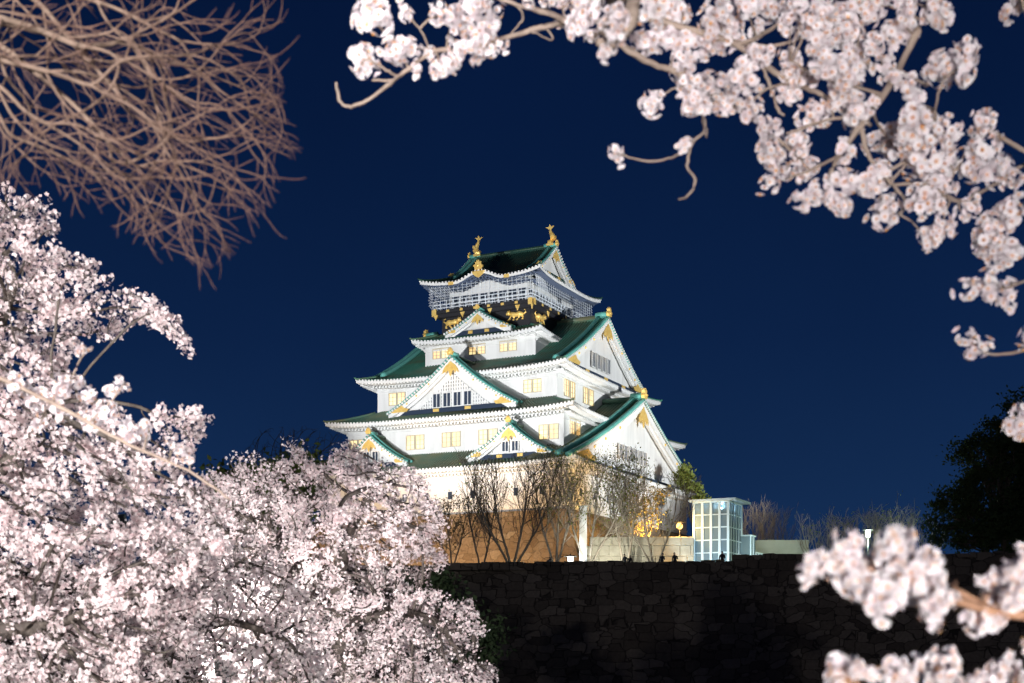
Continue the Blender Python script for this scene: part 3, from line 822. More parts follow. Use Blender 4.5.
def cherry_tree(label, trunk, limbs, poly, dm, dr, natt, step, kill, nper, frad, seed, bark='bark_dark', rtip=.004, rthr=.012, group='cherry trees in bloom', maxn=9000, soft=70, spread=.07, rmax=.2):
    rng = np.random.default_rng(seed)
    att = crown_points(poly, dm, dr, natt, rng, soft)
    start = chain(trunk, step)
    for fr, pts in limbs: add_chain(start, fr, pts, step)
    pos, par = colonize(att, start, step, kill, 220, rng, .16, (0, 0, .03), maxn=maxn)
    r = radii(par, rtip, 2.2, rmax)
    base = np.array(trunk[0])
    root = empty('cherry_tree', tuple(base), label, 'cherry tree', group)
    me, Ps = tree_mesh('trunk_and_branches', pos, par, r, 6, 2, base); link('trunk_and_branches', me, M[bark], root)
    tw = np.where(r < rthr)[0]; tw = tw[tw > len(start)]
    w = rng.poisson(nper, len(tw)); kf = .42/spread; clump = 1.05+1.5*np.sin(Ps[tw, 0]*kf+seed+1.3*np.sin(Ps[tw, 2]*kf*.7))*np.sin(Ps[tw, 2]*kf*1.2+Ps[tw, 1]*kf*.6)
    w = np.rint(w*np.clip(clump, .08, 2.1)).astype(int)
    C = np.repeat(Ps[tw], w, 0); offv = rng.normal(0, 1, C.shape); offv /= np.linalg.norm(offv, axis=1)[:, None]
    C = C+offv*spread*rng.uniform(.2, 1, (len(C), 1))**.6
    N = offv+rng.normal(0, .5, C.shape)+np.array([0, -.25, -.15])
    rad = rng.uniform(.8, 1.2, len(C))*frad
    link('blossoms', flowers_mesh('blossoms', C, N, rad, rng, base), M['petal'], root)
    return root

T1 = [(-70, 175), (8, 188), (60, 205), (62, 215), (25, 225), (62, 252), (72, 250), (100, 262), (90, 285), (118, 275), (160, 300), (196, 340), (180, 345), (150, 322), (120, 322), (95, 335), (70, 330), (52, 355), (85, 380), (95, 405), (135, 415), (178, 405), (216, 416), (212, 428), (180, 440), (200, 470), (225, 500), (215, 600), (160, 720), (-70, 720)]
cherry_tree('tall near cherry tree filling the left edge with pale blossom', [(-4.6, 9.6, 0), (-4.45, 9.6, 1.0), tuple(W(-60, 560, 9.6))],
            [(W(-60, 560, 9.6), [W(0, 470, 9.4), W(60, 400, 9.3)]), (W(-60, 560, 9.6), [W(-40, 420, 9.8), W(10, 300, 9.8)]), (W(-60, 600, 9.6), [W(10, 632, 9.2), W(60, 622, 9.3)])],
            T1, 9.6, 1.3, 3900, .055, .066, 7.6, .0155, 3, rtip=.0034, rthr=.008, spread=.055, rmax=.11)
T2 = [(190, 500), (208, 470), (222, 486), (236, 452), (246, 480), (262, 444), (272, 474), (283, 470), (292, 440), (300, 434), (306, 462), (325, 470), (340, 446), (352, 440), (375, 460), (405, 462), (425, 478), (436, 505), (450, 522), (440, 545), (452, 565), (415, 575), (440, 588), (470, 600), (486, 625), (474, 650), (500, 672), (480, 720), (240, 720), (190, 640), (180, 540)]
cherry_tree('spreading cherry tree in the middle, brightly lit, in front of the castle corner', [tuple(W(352, 783, 17)), tuple(W(350, 700, 17)), tuple(W(338, 580, 17)), tuple(W(345, 545, 17))],
            [(W(345, 545, 17), [W(360, 510, 17), W(385, 475, 16.8)]), (W(338, 580, 17), [W(300, 560, 16.6), W(270, 535, 16.6)]), (W(340, 620, 17), [W(390, 610, 16.6), W(440, 622, 16.6)]), (W(345, 545, 17), [W(325, 500, 17.3)])],
            T2, 17, 2.4, 5200, .085, .105, 9.8, .018, 5, rtip=.0055, rthr=.012, maxn=9000, spread=.09, rmax=.16)
T3 = [(120, 560), (180, 548), (240, 535), (285, 560), (320, 610), (345, 720), (60, 720), (90, 620)]
cherry_tree('shaded cherry tree low at bottom left, dark branches crossing its blossom', [(-3.3, 12.5, 0), (-3.25, 12.5, .7), tuple(W(170, 640, 12.5))],
            [(W(170, 640, 12.5), [W(120, 610, 12.2), W(60, 585, 12.2)]), (W(170, 640, 12.5), [W(230, 620, 12.2), W(290, 640, 12.0)]), (W(170, 640, 12.5), [W(200, 590, 12.7), W(240, 560, 12.7)])],
            T3, 12.5, 1.2, 1900, .075, .10, 5.0, .0185, 9, rtip=.004, rthr=.010, spread=.07, rmax=.1)
T4 = [(-70, 470), (40, 455), (150, 470), (240, 500), (275, 560), (300, 720), (-70, 720)]
cherry_tree('farther cherry tree seen through the gaps at lower left', [tuple(W(90, 735, 27)), tuple(W(92, 640, 27)), tuple(W(95, 600, 27))],
            [(W(95, 600, 27), [W(40, 540, 27)]), (W(95, 600, 27), [W(170, 540, 27)])],
            T4, 27, 3, 2600, .15, .2, 4.5, .036, 11, rtip=.006, rthr=.018, spread=.14, rmax=.2)

# bare tree hanging in at top left
def bare_tree(name, label, trunk, limbs, poly, dm, dr, natt, step, kill, seed, bark, rtip, ex=2.3, trop=(0, 0, 0), group=None, rmax=None, leaves=None, maxn=9000, cat='tree', soft=70, jitter=.16, k=5, infl=1e9):
    rng = np.random.default_rng(seed)
    att = crown_points(poly, dm, dr, natt, rng, soft)
    start = chain(trunk, step)
    for fr, pts in limbs: add_chain(start, fr, pts, step)
    pos, par = colonize(att, start, step, kill, 220, rng, jitter, trop, infl=infl, maxn=maxn)
    r = radii(par, rtip, ex, rmax); base = np.array(trunk[0])
    root = empty(name, tuple(base), label, cat, group)
    me, Ps = tree_mesh('trunk_and_branches', pos, par, r, k, 2, base); link('trunk_and_branches', me, M[bark], root)
    if leaves:
        m_, per, size, spread = leaves
        tw = np.where(r < rtip*2.2)[0]; w = rng.poisson(per, len(tw))
        C = np.repeat(Ps[tw], w, 0)+rng.normal(0, spread, (w.sum(), 3))
        link('leaves', leaves_mesh('leaves', C, rng.normal(0, 1, C.shape), rng.uniform(.6, 1.3, len(C))*size, rng, base), M[m_], root)
    return root

def ramify(start, rng, step, lens, gap, angle, wander, trop, inside=None, flat=None, first=3, decay=.62, minlen=3, hard=.5):
    """grow side shoots from an existing skeleton, level by level; each shoot is a gently wandering line"""
    pos = [p for p, _ in start]; par = [q for _, q in start]
    kids = {}
    for i, q in enumerate(par):
        if q >= 0: kids.setdefault(q, []).append(i)
    frontier = [i for i in range(first, len(pos))]
    side = 1
    for lv, (L, g) in enumerate(zip(lens, gap)):
        new = []; cnt = rng.uniform(0, g)
        for i in frontier:
            tip = i not in kids
            cnt += 1
            if not tip and cnt < g: continue
            cnt = rng.uniform(-.3, .3)*g
            for rpt in range(2 if tip else 1):
                d = pos[i]-pos[par[i]]; d = d/(np.linalg.norm(d)+1e-9)
                rv = rng.normal(0, 1, 3)
                if flat is not None: rv = np.array([d[2], rng.normal(0, flat), -d[0]])*side
                side = -side
                rv -= d*(rv@d); rv /= np.linalg.norm(rv)+1e-9
                an = math.radians(angle*rng.uniform(.55, 1.3))*(.55 if tip else 1)
                dd = d*math.cos(an)+rv*math.sin(an)
                n = max(minlen, int(L*rng.uniform(.45, 1.25)/step)); last = i
                for q in range(n):
                    dd = dd+rng.normal(0, wander, 3)+trop; dd /= np.linalg.norm(dd)
                    p = pos[last]+dd*step
                    if inside is not None and not inside(p) and rng.random() < hard: break
                    pos.append(p); par.append(last); kids.setdefault(last, []).append(len(pos)-1); last = len(pos)-1; new.append(last)
        frontier = new
    return np.array(pos), np.array(par)

def limb_chain(pts, d, rng, step, dj=.02):
    q = [W(x, y, d+rng.normal(0, dj)) for x, y in pts]; n = len(q); out = []
    for i in range(n-1):
        p0 = q[max(i-1, 0)]; p1 = q[i]; p2 = q[i+1]; p3 = q[min(i+2, n-1)]
        for t in np.linspace(0, 1, 5)[:-1]:
            out.append(.5*((2*p1)+(-p0+p2)*t+(2*p0-5*p1+4*p2-p3)*t*t+(-p0+3*p1-3*p2+p3)*t**3))
    return out+[q[-1]]
def overhanging_tree():
    rng = np.random.default_rng(21); st = .02; D = 3.9
    poly = [(-90, -80), (262, -80), (270, 0), (262, 50), (282, 105), (276, 165), (284, 205), (258, 225), (226, 220), (212, 250), (200, 278), (184, 250), (150, 240), (120, 238), (95, 215), (55, 200), (12, 205), (-90, 200)]
    def inside(p):
        x = 512+p[0]*F/D; y = HY-(p[2]-CZ)*F/D
        return bool(in_poly(np.array([[x, y]]), poly)[0])
    start = chain([(-3.4, 4.1, 0), (-3.3, 4.1, 1.8), (-2.6, 4.0, 2.9), tuple(W(-140, 10, 3.95))], .15)
    nt = len(start)
    limbs = [([(-140,10),(-60,8),(0,18),(45,32),(77,45),(109,52),(150,75),(195,104),(240,132),(282,150)], 0),
             ([(-140,10),(-50,20),(0,45),(36,73),(73,104),(104,136),(136,168),(172,200),(195,250),(200,290)], .02),
             ([(-140,10),(-60,50),(0,86),(27,113),(68,136),(100,159),(132,182),(150,215)], -.08),
             ([(100,49),(150,27),(181,9),(204,-10),(260,-60)], .1), ([(150,75),(175,92),(204,112),(250,100),(290,58)], -.05),
             ([(100,159),(150,168),(195,182),(245,195),(281,238)], .05), ([(150,75),(172,80),(227,68),(272,59),(296,40)], .12),
             ([(-60,50),(-20,90),(2,120),(10,150),(8,190)], -.15), ([(-100,-30),(0,-25),(60,-10),(120,10),(180,40),(230,45)], .25), ([(-100,-40),(20,-10),(70,40),(120,95),(160,130)], .3),
             ([(-60,50),(0,60),(60,75),(120,100),(160,125),(210,160),(260,175),(300,180)], -.2)]
    for pts, dz in limbs:
        L = limb_chain(pts, D+dz*.8, rng, st); frm = min(range(len(start)), key=lambda i: np.linalg.norm(start[i][0]-L[0])); prev = frm
        for p in L[1:]:
            a = start[prev][0]; n = max(1, int(np.linalg.norm(p-a)/st))
            for i in range(1, n+1): start.append((a+(p-a)*i/n, prev)); prev = len(start)-1
    pos, par = ramify(start, rng, st, (.28, .18, .11, .055), (6.0, 5.0, 4.4, 3.6), 44, .13, np.array([.012, 0, -.022]), inside, flat=.55, first=nt, hard=.75)
    r = radii(par, .0010, 2.12, .028)
    base = np.array(start[0][0])
    root = empty('bare_tree', tuple(base), 'leafless reddish brown tree reaching in at the top left corner', 'tree')
    me, _ = tree_mesh('trunk_and_branches', pos, par, r, 5, 1, base); link('trunk_and_branches', me, M['bark_red'], root)
overhanging_tree()

# ------------------------------------------------------------------ near cherry branches with flower clusters
def cluster_mesh(name, nf, rng, rc=.056, fr=.0205):
    """pompom of five-petalled flowers with cupped, notched petals"""
    V = []; Q = []; tint = []; SV = []; SQ = []
    prof = [(0.08, .10), (.45, .40), (.82, .46), (1.0, .26)]
    gold = math.pi*(3-math.sqrt(5))
    lobes = [(rng.normal(0, .42, 3)*rc, rng.uniform(.52, .78)) for _ in range(3)]
    for i in range(nf+nf//3):
        lc, lr = lobes[i % 3]; d = rng.normal(0, 1, 3); d /= np.linalg.norm(d)
        c = lc+d*rc*lr*(rng.uniform(.75, 1.05) if i < nf else .35)
        if rng.random() < .10: c = c*1.3
        nrm = d+rng.normal(0, .25, 3); nrm /= np.linalg.norm(nrm)
        a, b_, n_ = [q[0] for q in frame_of(nrm[None])]
        f = fr*rng.uniform(.85, 1.12); op = rng.uniform(.15, .6); ph = rng.uniform(0, 6.28); tn = rng.beta(1.5, 3)
        for p in range(5):
            th = ph+p*2*math.pi/5+rng.normal(0, .06); er = math.cos(th)*a+math.sin(th)*b_; et = -math.sin(th)*a+math.cos(th)*b_
            base = len(V)
            for ri, (rad, wd) in enumerate(prof):
                for ti in (-1, 0, 1):
                    lift = op*rad**1.4+(.10*abs(ti) if ri else 0)
                    rad2 = rad-(.10 if (ri == 3 and ti == 0) else 0)
                    V.append(c+f*(er*rad2+et*wd*ti+n_*lift)); tint.append(min(1, tn+(.45 if ri == 0 else 0)+rng.uniform(0, .1)))
            for ri in range(3):
                for ti in range(2):
                    o = base+ri*3+ti; Q.append((o, o+1, o+4, o+3))
        nb = len(SV)                                    # stamens
        for s_ in range(5):
            th = s_*1.257+.5; e = math.cos(th)*a+math.sin(th)*b_; t_ = -math.sin(th)*a+math.cos(th)*b_
            q0 = len(SV); SV += [c+n_*f*.05+e*f*.05-t_*f*.07, c+n_*f*.05+e*f*.05+t_*f*.07, c+n_*f*.55+e*f*.32+t_*f*.08, c+n_*f*.55+e*f*.32-t_*f*.08]
            SQ.append((q0, q0+1, q0+2, q0+3))
    nV = len(V); Q2 = [tuple(i+nV for i in q) for q in SQ]
    m1 = arrays_mesh(name, np.array(V+SV), np.array(Q+Q2), True, np.array(tint+[0]*len(SV)))
    m1.materials.append(M['petal_near']); m1.materials.append(M['stamen'])
    m1.polygons.foreach_set('material_index', np.array([0]*len(Q)+[1]*len(Q2), dtype=np.int32))
    return m1
CL = [cluster_mesh('flower_cluster', nf, np.random.default_rng(100+i)) for i, nf in enumerate((30, 34, 27, 32, 29, 36))]
CLS = [cluster_mesh('flower_cluster', nf, np.random.default_rng(200+i), rc=.042, fr=.0205) for i, nf in enumerate((15, 17, 14))]

def cherry_branch(label, d0, limbs, clusters, seed, rscale=1.0, group='cherry branches hanging into view', depth_jit=.12, csize=1.0, bark='bark'):
    """limbs: list of (list of (px,py), r0, r1, depth offset); clusters: (px,py,size px)"""
    rng = np.random.default_rng(seed)
    base = W(*limbs[0][0][0], d0)
    root = empty('cherry_branch', tuple(base), label, 'cherry branch', group)
    allp = []; wood = MB()
    for pts, r0, r1, dz in limbs:
        q = np.array(pts, float); n = len(q)
        dd = d0+dz+np.cumsum(rng.normal(0, .03, n))
        P3 = np.array([W(x, y, d) for (x, y), d in zip(q, dd)])
        if allp:
            aa = np.concatenate(allp); dq = np.linalg.norm(aa-P3[0], axis=1)
            if dq.min() < 1.2: P3[0] = aa[dq.argmin()]
        # smooth resample
        out = []
        for i in range(n-1):
            p0 = P3[max(i-1, 0)]; p1 = P3[i]; p2 = P3[i+1]; p3 = P3[min(i+2, n-1)]
            for t in np.linspace(0, 1, 7)[:-1]:
                out.append(.5*((2*p1)+(-p0+p2)*t+(2*p0-5*p1+4*p2-p3)*t*t+(-p0+3*p1-3*p2+p3)*t**3))
        out.append(P3[-1]); out = np.array(out)
        out += rng.normal(0, .0012, out.shape)
        rad = np.linspace(r0, r1, len(out))*rscale*(1+.10*np.sin(np.linspace(0, len(out)*.9, len(out))+rng.uniform(0, 6)))
        wood.tube(out, list(rad), 7); allp.append(out)
    allp = np.concatenate(allp)
    for (px, py, s) in clusters:
        i = np.argmin((512+allp[:, 0]/allp[:, 1]*F-px)**2+(HY-(allp[:, 2]-CZ)/allp[:, 1]*F-py)**2)
        c = W(px, py, allp[i][1]+rng.uniform(-1, 1)*s*d0/F*.8)
        c = c.copy(); dia = s*d0/F*csize
        small = s < 25
        m1 = (CLS if small else CL)[rng.integers(0, 3 if small else 6)]
        o = bpy.data.objects.new('flower_cluster', m1); coll.objects.link(o); o.parent = root
        o.location = tuple(c-base); k = dia/.138; o.scale = tuple(k*rng.uniform(.85, 1.12, 3)); o.rotation_euler = tuple(rng.uniform(0, 6.28, 3))
        # flower stalk spur to the nearest wood
        a = allp[i]; mid = (a+c)/2+np.array([0, 0, .01])
        if np.linalg.norm(a-c) < .3: wood.tube([a, mid, c], [.004*rscale, .003*rscale, .0025*rscale], 5)
    wood.build('branch', M[bark], root, True, off=base)
    return root


c1 = [(381,23,38),(406,12,24),(364,49,34),(360,67,24),(400,58,33),(417,72,20),(440,69,27),(455,61,25),(438,16,25),(450,30,36),(471,5,28),(485,14,28),(475,28,31),(489,35,27),(480,56,24),(496,47,24),(461,42,26),(424,50,22),
      (580,21,30),(590,37,24),(612,14,32),(615,28,26),(608,51,22),(563,26,20),(548,3,22),(530,-4,24),(575,2,30),(598,4,32),(560,-6,24),
      (654,41,37),(674,54,30),(695,39,35),(712,45,32),(683,12,35),(703,19,35),(724,12,35),(745,8,35),(770,10,35),(665,12,34),(655,-2,34),(735,32,28),(761,54,27),(741,68,34),(724,75,29),(690,60,24),(757,30,24),
      (658,99,27),(693,81,33),(689,110,29),(710,104,26),(733,112,27),(751,114,29),(768,128,27),(675,72,26),(706,88,24),(617,153,23),(683,145,24),(786,68,31),(778,153,31),(795,143,27),(786,170,33),(807,168,29),(772,140,24),(800,158,24)]
l1 = [([(600,-260),(560,-120),(640,-40),(633,0),(628,28),(608,45),(598,40)], .03, .010, -.9),
      ([(660,-200),(640,-60),(600,30),(566,21),(545,12),(517,5),(480,-10)], .016, .005, 0),
      ([(628,38),(566,22),(503,39),(468,51),(436,51),(404,72),(387,86),(359,105),(341,103),(336,82)], .009, .004, 0),
      ([(436,51),(404,44),(383,30),(372,20)], .005, .003, 0), ([(404,76),(386,70),(369,60)], .005, .003, 0), ([(433,48),(424,36),(415,23),(406,12)], .003, .002, 0),
      ([(388,86),(372,80)], .0045, .003, 0), ([(519,0),(523,18),(510,35)], .003, .002, 0), ([(560,20),(557,-20)], .003, .002, 0.02), ([(545,12),(552,40),(530,30)], .003, .002, 0),
      ([(590,-120),(610,0),(641,14),(690,30),(737,45),(782,77),(815,92),(848,108),(870,125)], .014, .006, 0.05),
      ([(630,40),(645,60),(683,75),(720,99),(757,122),(790,150),(812,172)], .011, .005, 0),
      ([(675,72),(705,122),(690,144),(672,157),(645,161),(617,153)], .004, .0025, 0), ([(686,146),(687,165),(695,180),(688,196),(679,199)], .0045, .003, 0), ([(690,135),(706,137),(707,128)], .003, .002, 0),
      ([(737,45),(752,40),(770,30),(800,5),(820,-20)], .007, .005, .05), ([(760,60),(770,85),(778,110),(784,115)], .006, .004, .03), ([(750,95),(768,88),(790,84)], .005, .003, .03), ([(749,30),(752,44)], .004, .003, .02),
      ([(700,60),(760,46),(800,38),(830,10)], .006, .004, .1)]
cherry_branch('long cherry branch across the top centre, one bare curled tip hanging down at left', 4.3, l1, c1, 41, rscale=1.0, csize=1.08)
c2 = [(803,17,33),(832,29,37),(848,21,35),(865,17,32),(898,25,40),(944,10,33),(1014,8,38),(819,46,37),(840,37,33),(857,54,35),(824,70,37),(844,79,35),(869,62,35),(836,87,31),(807,79,31),(898,79,29),(882,50,31),(820,8,33),(790,22,30),(880,5,30),(905,5,30),
      (944,79,40),(969,64,33),(811,118,29),(846,120,27),(865,106,29),(807,197,29),(832,203,29),(848,170,31),(865,184,33),(882,143,37),(915,108,45),(911,128,41),(931,137,31),(906,166,39),(927,190,39),(898,215,37),(890,199,31),(923,234,29),(942,226,27),(960,211,29),(956,130,24),(991,130,30),(980,140,24),
      (964,174,41),(985,161,33),(1012,172,31),(944,164,31),(1002,211,37),(998,236,37),(1010,253,37),(985,248,29),(992,288,33),(1012,285,28),(978,352,31),(1022,340,37),(1018,420,37),(876,165,28),(920,165,28),(880,185,28),(945,190,30),(925,120,30),(830,100,26),(795,92,26),(850,95,28)]
l2 = [([(1050,-300),(980,-120),(927,8),(906,54),(881,99),(852,137),(832,170),(826,198)], .014, .007, 0),
      ([(1000,-150),(1010,-60),(1040,60),(1050,140),(1012,172),(985,190),(960,200),(930,185)], .011, .004, .15),
      ([(853,135),(870,158),(890,182),(905,200),(900,215)], .008, .004, 0), ([(881,99),(860,112),(820,122),(786,134)], .007, .004, 0), ([(840,158),(815,168),(790,178)], .006, .003, 0),
      ([(910,60),(925,85),(927,82)], .006, .004, 0), ([(905,170),(930,185),(950,200),(973,203),(985,225),(998,240)], .006, .003, .05), ([(900,150),(915,158),(930,172),(945,190),(950,200)], .006, .003, 0),
      ([(890,182),(930,140),(956,130)], .0045, .003, 0), ([(960,180),(968,150),(991,130)], .0045, .003, .05), ([(848,108),(880,128),(905,160)], .005, .003, .05),
      ([(930,140),(935,110),(944,79),(969,64)], .005, .003, 0), ([(1060,140),(1090,200),(1070,270),(1030,280),(1005,288)], .007, .0035, 0), ([(1090,200),(1110,300),(1050,340),(1005,354),(985,353)], .008, .004, 0),
      ([(1110,300),(1120,380),(1060,410),(1020,420)], .007, .004, 0), ([(820,45),(850,60),(880,70)], .004, .003, .05), ([(881,99),(850,85),(815,75),(790,60)], .006, .003, .08)]
cherry_branch('cherry branch at upper right, crowded with blossom along its slanting limb', 4.3, l2, c2, 42, rscale=1.0, csize=1.08)
c3 = [(821,563,38),(838,551,36),(850,571,44),(866,563,32),(858,589,42),(815,575,26),(895,560,50),(891,586,52),(910,593,50),(921,571,46),(939,578,32),(935,609,30),(954,602,28),(991,593,46),(987,619,46),(1002,608,40),(1019,567,44),(1024,590,36),(875,575,40)]
l3 = [([(1200,600),(1100,625),(1024,615),(985,610),(954,600),(932,589),(905,578),(870,570),(835,560)], .011, .005, 0), ([(960,603),(957,590),(954,582)], .006, .005, 0), ([(1100,625),(1060,600),(1024,585),(1010,575)], .007, .004, 0)]
cherry_branch('blurred cherry branch low at right in front of the dark wall', 2.35, l3, c3, 43, bark='bark_warm', csize=1.0, depth_jit=.04)
c4 = [(843,667,46),(860,667,32),(832,680,34),(895,678,40),(928,676,46),(941,672,40),(961,681,40),(987,684,36),(1017,676,44),(1024,648,30),(910,686,36)]
l4 = [([(1200,760),(1100,720),(1024,700),(960,694),(900,696),(850,684)], .010, .005, 0), ([(1100,720),(1060,670),(1026,650)], .006, .004, 0)]
cherry_branch('lowest blurred cherry branch along the bottom right edge', 2.35, l4, c4, 44, bark='bark_warm', csize=1.0, depth_jit=.04)
c5 = [(83,350,22),(124,383,18),(80,383,24),(100,402,28),(112,392,24),(62,384,28),(150,430,26),(128,436,28),(175,446,24),(60,410,26),(30,395,28),(95,425,26),(190,462,22),(40,425,24),(15,380,26),(160,460,20)]
l5 = [([(-150,330),(-60,350),(0,378),(60,407),(120,440),(190,472),(230,500)], .011, .004, 0), ([(50,402),(70,380),(84,352)], .004, .003, 0), ([(90,424),(112,400),(124,384)], .004, .003, 0)]
cherry_branch('soft blurred cherry branch crossing in front of the near tree at left', 5.2, l5, c5, 45, rscale=1.1)

# ------------------------------------------------------------------ trees on the terrace
def wall_tree(label, px, d, wpx, top, seed, bark, leaves, stems, natt=0, group='trees on the terrace before the castle', rtip=.011, step=.2, name='budding_tree'):
    rng = np.random.default_rng(seed)
    yb = HY-(G-CZ)*F/d; h = yb-top; hm = h*d/F
    base = W(px, yb, d)
    start = [(base, -1), (base+np.array([0, 0, .3]), 0)]; nt = 2
    for a, b_, c in stems:
        pts = [start[1][0], W(px+a*.9, yb-h*.16, d+c*.2), W(px+b_, yb-h*.42, d+c), W(px+b_*1.45, yb-h*.66, d+c*1.4), W(px+b_*1.7, top+h*rng.uniform(.02, .14), d+c*1.6)]
        prev = 1
        for p in pts[1:]:
            q0 = start[prev][0]; n = max(1, int(np.linalg.norm(p-q0)/step))
            for i in range(1, n+1): start.append((q0+(p-q0)*i/n+rng.normal(0, step*.12, 3), prev)); prev = len(start)-1
    low = base[2]+hm*.24
    use = [i for i in range(len(start)) if start[i][0][2] < low]
    # lower stems stay bare: reorder so that growth begins above them
    order = use+[i for i in range(len(start)) if i not in set(use)]; inv = {o: n for n, o in enumerate(order)}
    start = [(start[o][0], inv[start[o][1]] if start[o][1] >= 0 else -1) for o in order]
    wm = wpx*d/F
    def inside(p): return p[2] < base[2]+hm*1.03 and abs(p[0]-base[0]) < wm*1.05
    pos, par = ramify(start, rng, step, (hm*.32, hm*.19, hm*.10), (2.3, 2.5, 2.6), 38, .10, np.array([0, 0, .07]), inside, None, first=len(use))
    r = radii(par, rtip, 2.35, .20)
    root = empty(name, tuple(base), label, 'tree', group)
    me, Ps = tree_mesh('trunk_and_branches', pos, par, r, 5, 1, base); link('trunk_and_branches', me, M[bark], root)
    if leaves:
        m_, per, size, spread = leaves
        tw = np.where(r < rtip*1.5)[0]; clump = np.clip(1+1.3*np.sin(Ps[tw, 0]*1.7+seed)*np.sin(Ps[tw, 2]*1.9), .1, 2.2)
        w = rng.poisson(per*clump*.20); C = np.repeat(Ps[tw], w, 0)+rng.normal(0, spread, (w.sum(), 3))
        link('leaves', leaves_mesh('leaves', C, rng.normal(0, 1, C.shape), rng.uniform(.6, 1.3, len(C))*size, rng, base), M[m_], root)
    return root
wall_tree('dark brownish bushy tree on the wall, leftmost before the lit stone base', 452, 137, 34, 505, 61, 'bark_dark', ('leaf_brown', 3.2, .26, .35), [(-4, -10, 0), (3, 8, .5), (0, -2, -1)], 1600, rtip=.011)
wall_tree('bare dark tree with two leaning trunks before the stone base', 512, 137, 52, 462, 62, 'bark_dark', ('leaf_bud', .35, .24, .25), [(-8, -24, 0), (-4, -12, .8), (4, 10, -.6), (10, 26, .5)], 1700, rtip=.011)
wall_tree('green budding tree beside the pale post', 588, 137.5, 46, 458, 63, 'bark_lit', ('leaf_bud', 2.0, .25, .4), [(-6, -16, 0), (3, 6, .7), (9, 24, -.5)], 1600)
wall_tree('pale lamplit tree with leaning bare branches near the orange lamp', 655, 138, 42, 478, 64, 'bark_lit', ('leaf_bud', .5, .24, .3), [(-7, -22, 0), (-3, -8, .6), (5, 14, -.4)], 1300)
wall_tree('slender green tree in front of the castle corner, among taller bare ones', 625, 141, 26, 470, 65, 'bark_lit', ('leaf_bud', 2.2, .25, .4), [(-3, -8, 0), (3, 8, .5)], 900)
wall_tree('shrubby tree with leaves tinted as if sodium lit above the stone blocks', 640, 146.5, 22, 497, 66, 'bark_dark', ('leaf_warm', 7, .28, .45), [(-3, -8, 0), (3, 8, .5)], 600)

wall_tree('slim bare tree between the brownish bush and the two-trunk tree', 482, 138.5, 24, 482, 67, 'bark_dark', ('leaf_bud', .3, .24, .25), [(-4, -9, 0), (3, 8, .5)], 0)
wall_tree('fine twigged bare tree just left of the pale pillar', 555, 138.5, 30, 466, 68, 'bark_lit', ('leaf_bud', .6, .24, .25), [(-4, -12, 0), (2, 3, .5), (5, 12, -.4)], 0)
def leafy_tree(name, label, base, crown, n, size, seed, leafm, bark='bark_dark', clumps=40, group=None, trunk_r=.3, cr=.9):
    """trunk, limbs and many leaf faces in uneven clumps; crown = list of (centre xyz, radius xyz)"""
    rng = np.random.default_rng(seed); base = np.array(base, float)
    root = empty(name, tuple(base), label, 'tree', group)
    wood = MB(); C = []
    tot = sum(r[0]*r[1]*r[2] for _, r in crown)
    top = max(c[2] for c, r in crown)
    wood.tube([base, base+np.array([rng.normal(0, .2), 0, (top-base[2])*.5]), np.array([crown[-1][0][0], crown[-1][0][1], top])], [trunk_r, trunk_r*.7, trunk_r*.2], 8)
    for c, r in crown:
        c = np.array(c); r = np.array(r); k = max(3, int(clumps*r[0]*r[1]*r[2]/tot))
        for _ in range(k):
            d = rng.normal(0, 1, 3); d /= np.linalg.norm(d); q = c+d*r*rng.uniform(.45, 1.0)**.6
            st = base+(np.array([c[0], c[1], c[2]])-base)*rng.uniform(.4, .9)
            wood.tube([st, (st+q)/2+rng.normal(0, .2, 3), q], [trunk_r*.25, trunk_r*.15, .02], 5)
            m = int(n/clumps*rng.uniform(.5, 1.4)); rr = cr*rng.uniform(.6, 1.3)
            p = rng.normal(0, .5, (m, 3))*rr*np.array([1.1, 1.1, .7]); C.append(q+p)
    wood.build('trunk', M[bark], root, True, off=base)
    C = np.concatenate(C)
    link('crown', leaves_mesh('crown', C, rng.normal(0, 1, C.shape)+np.array([0, 0, .5]), rng.uniform(.6, 1.3, len(C))*size, rng, base), M[leafm], root)
    return root
def Wc(px, py, d, rx, ry, rz): return (tuple(W(px, py, d)), (rx*d/F, ry*d/F, rz*d/F))
D = 131
leafy_tree('evergreen_tree', 'big dark evergreen tree standing on the wall at right edge', (wx(1005, D), D, G), [Wc(960, 515, D, 34, 34, 30), Wc(1000, 500, D, 45, 45, 45), Wc(990, 450, D, 34, 34, 32), Wc(1035, 430, D, 42, 42, 45), Wc(1060, 500, D, 50, 50, 50), Wc(975, 535, D, 40, 30, 18), Wc(1020, 535, D, 40, 30, 20)], 42000, .42, 71, 'leaf_dark', clumps=300, trunk_r=.5, cr=1.1)
D = 176
leafy_tree('pine_tree', 'yellow green pine at the castle corner, right of the lowest gable', (wx(703, D), D, G), [Wc(684, 476, D, 8, 8, 10), Wc(693, 488, D, 9, 9, 4), Wc(700, 497, D, 8, 8, 4)], 1900, .5, 72, 'leaf_bud', clumps=34, trunk_r=.2, cr=.7)
D = 70
leafy_tree('evergreen_tree', 'dark green tree behind the middle blossom, left of the castle', (wx(265, D), D-8, 0), [Wc(265, 500, D-8, 40, 40, 28), Wc(300, 478, D-8, 30, 30, 22), Wc(235, 492, D-8, 25, 25, 22)], 9000, .32, 73, 'leaf_pine', clumps=90, trunk_r=.4, cr=.9)
D = 45
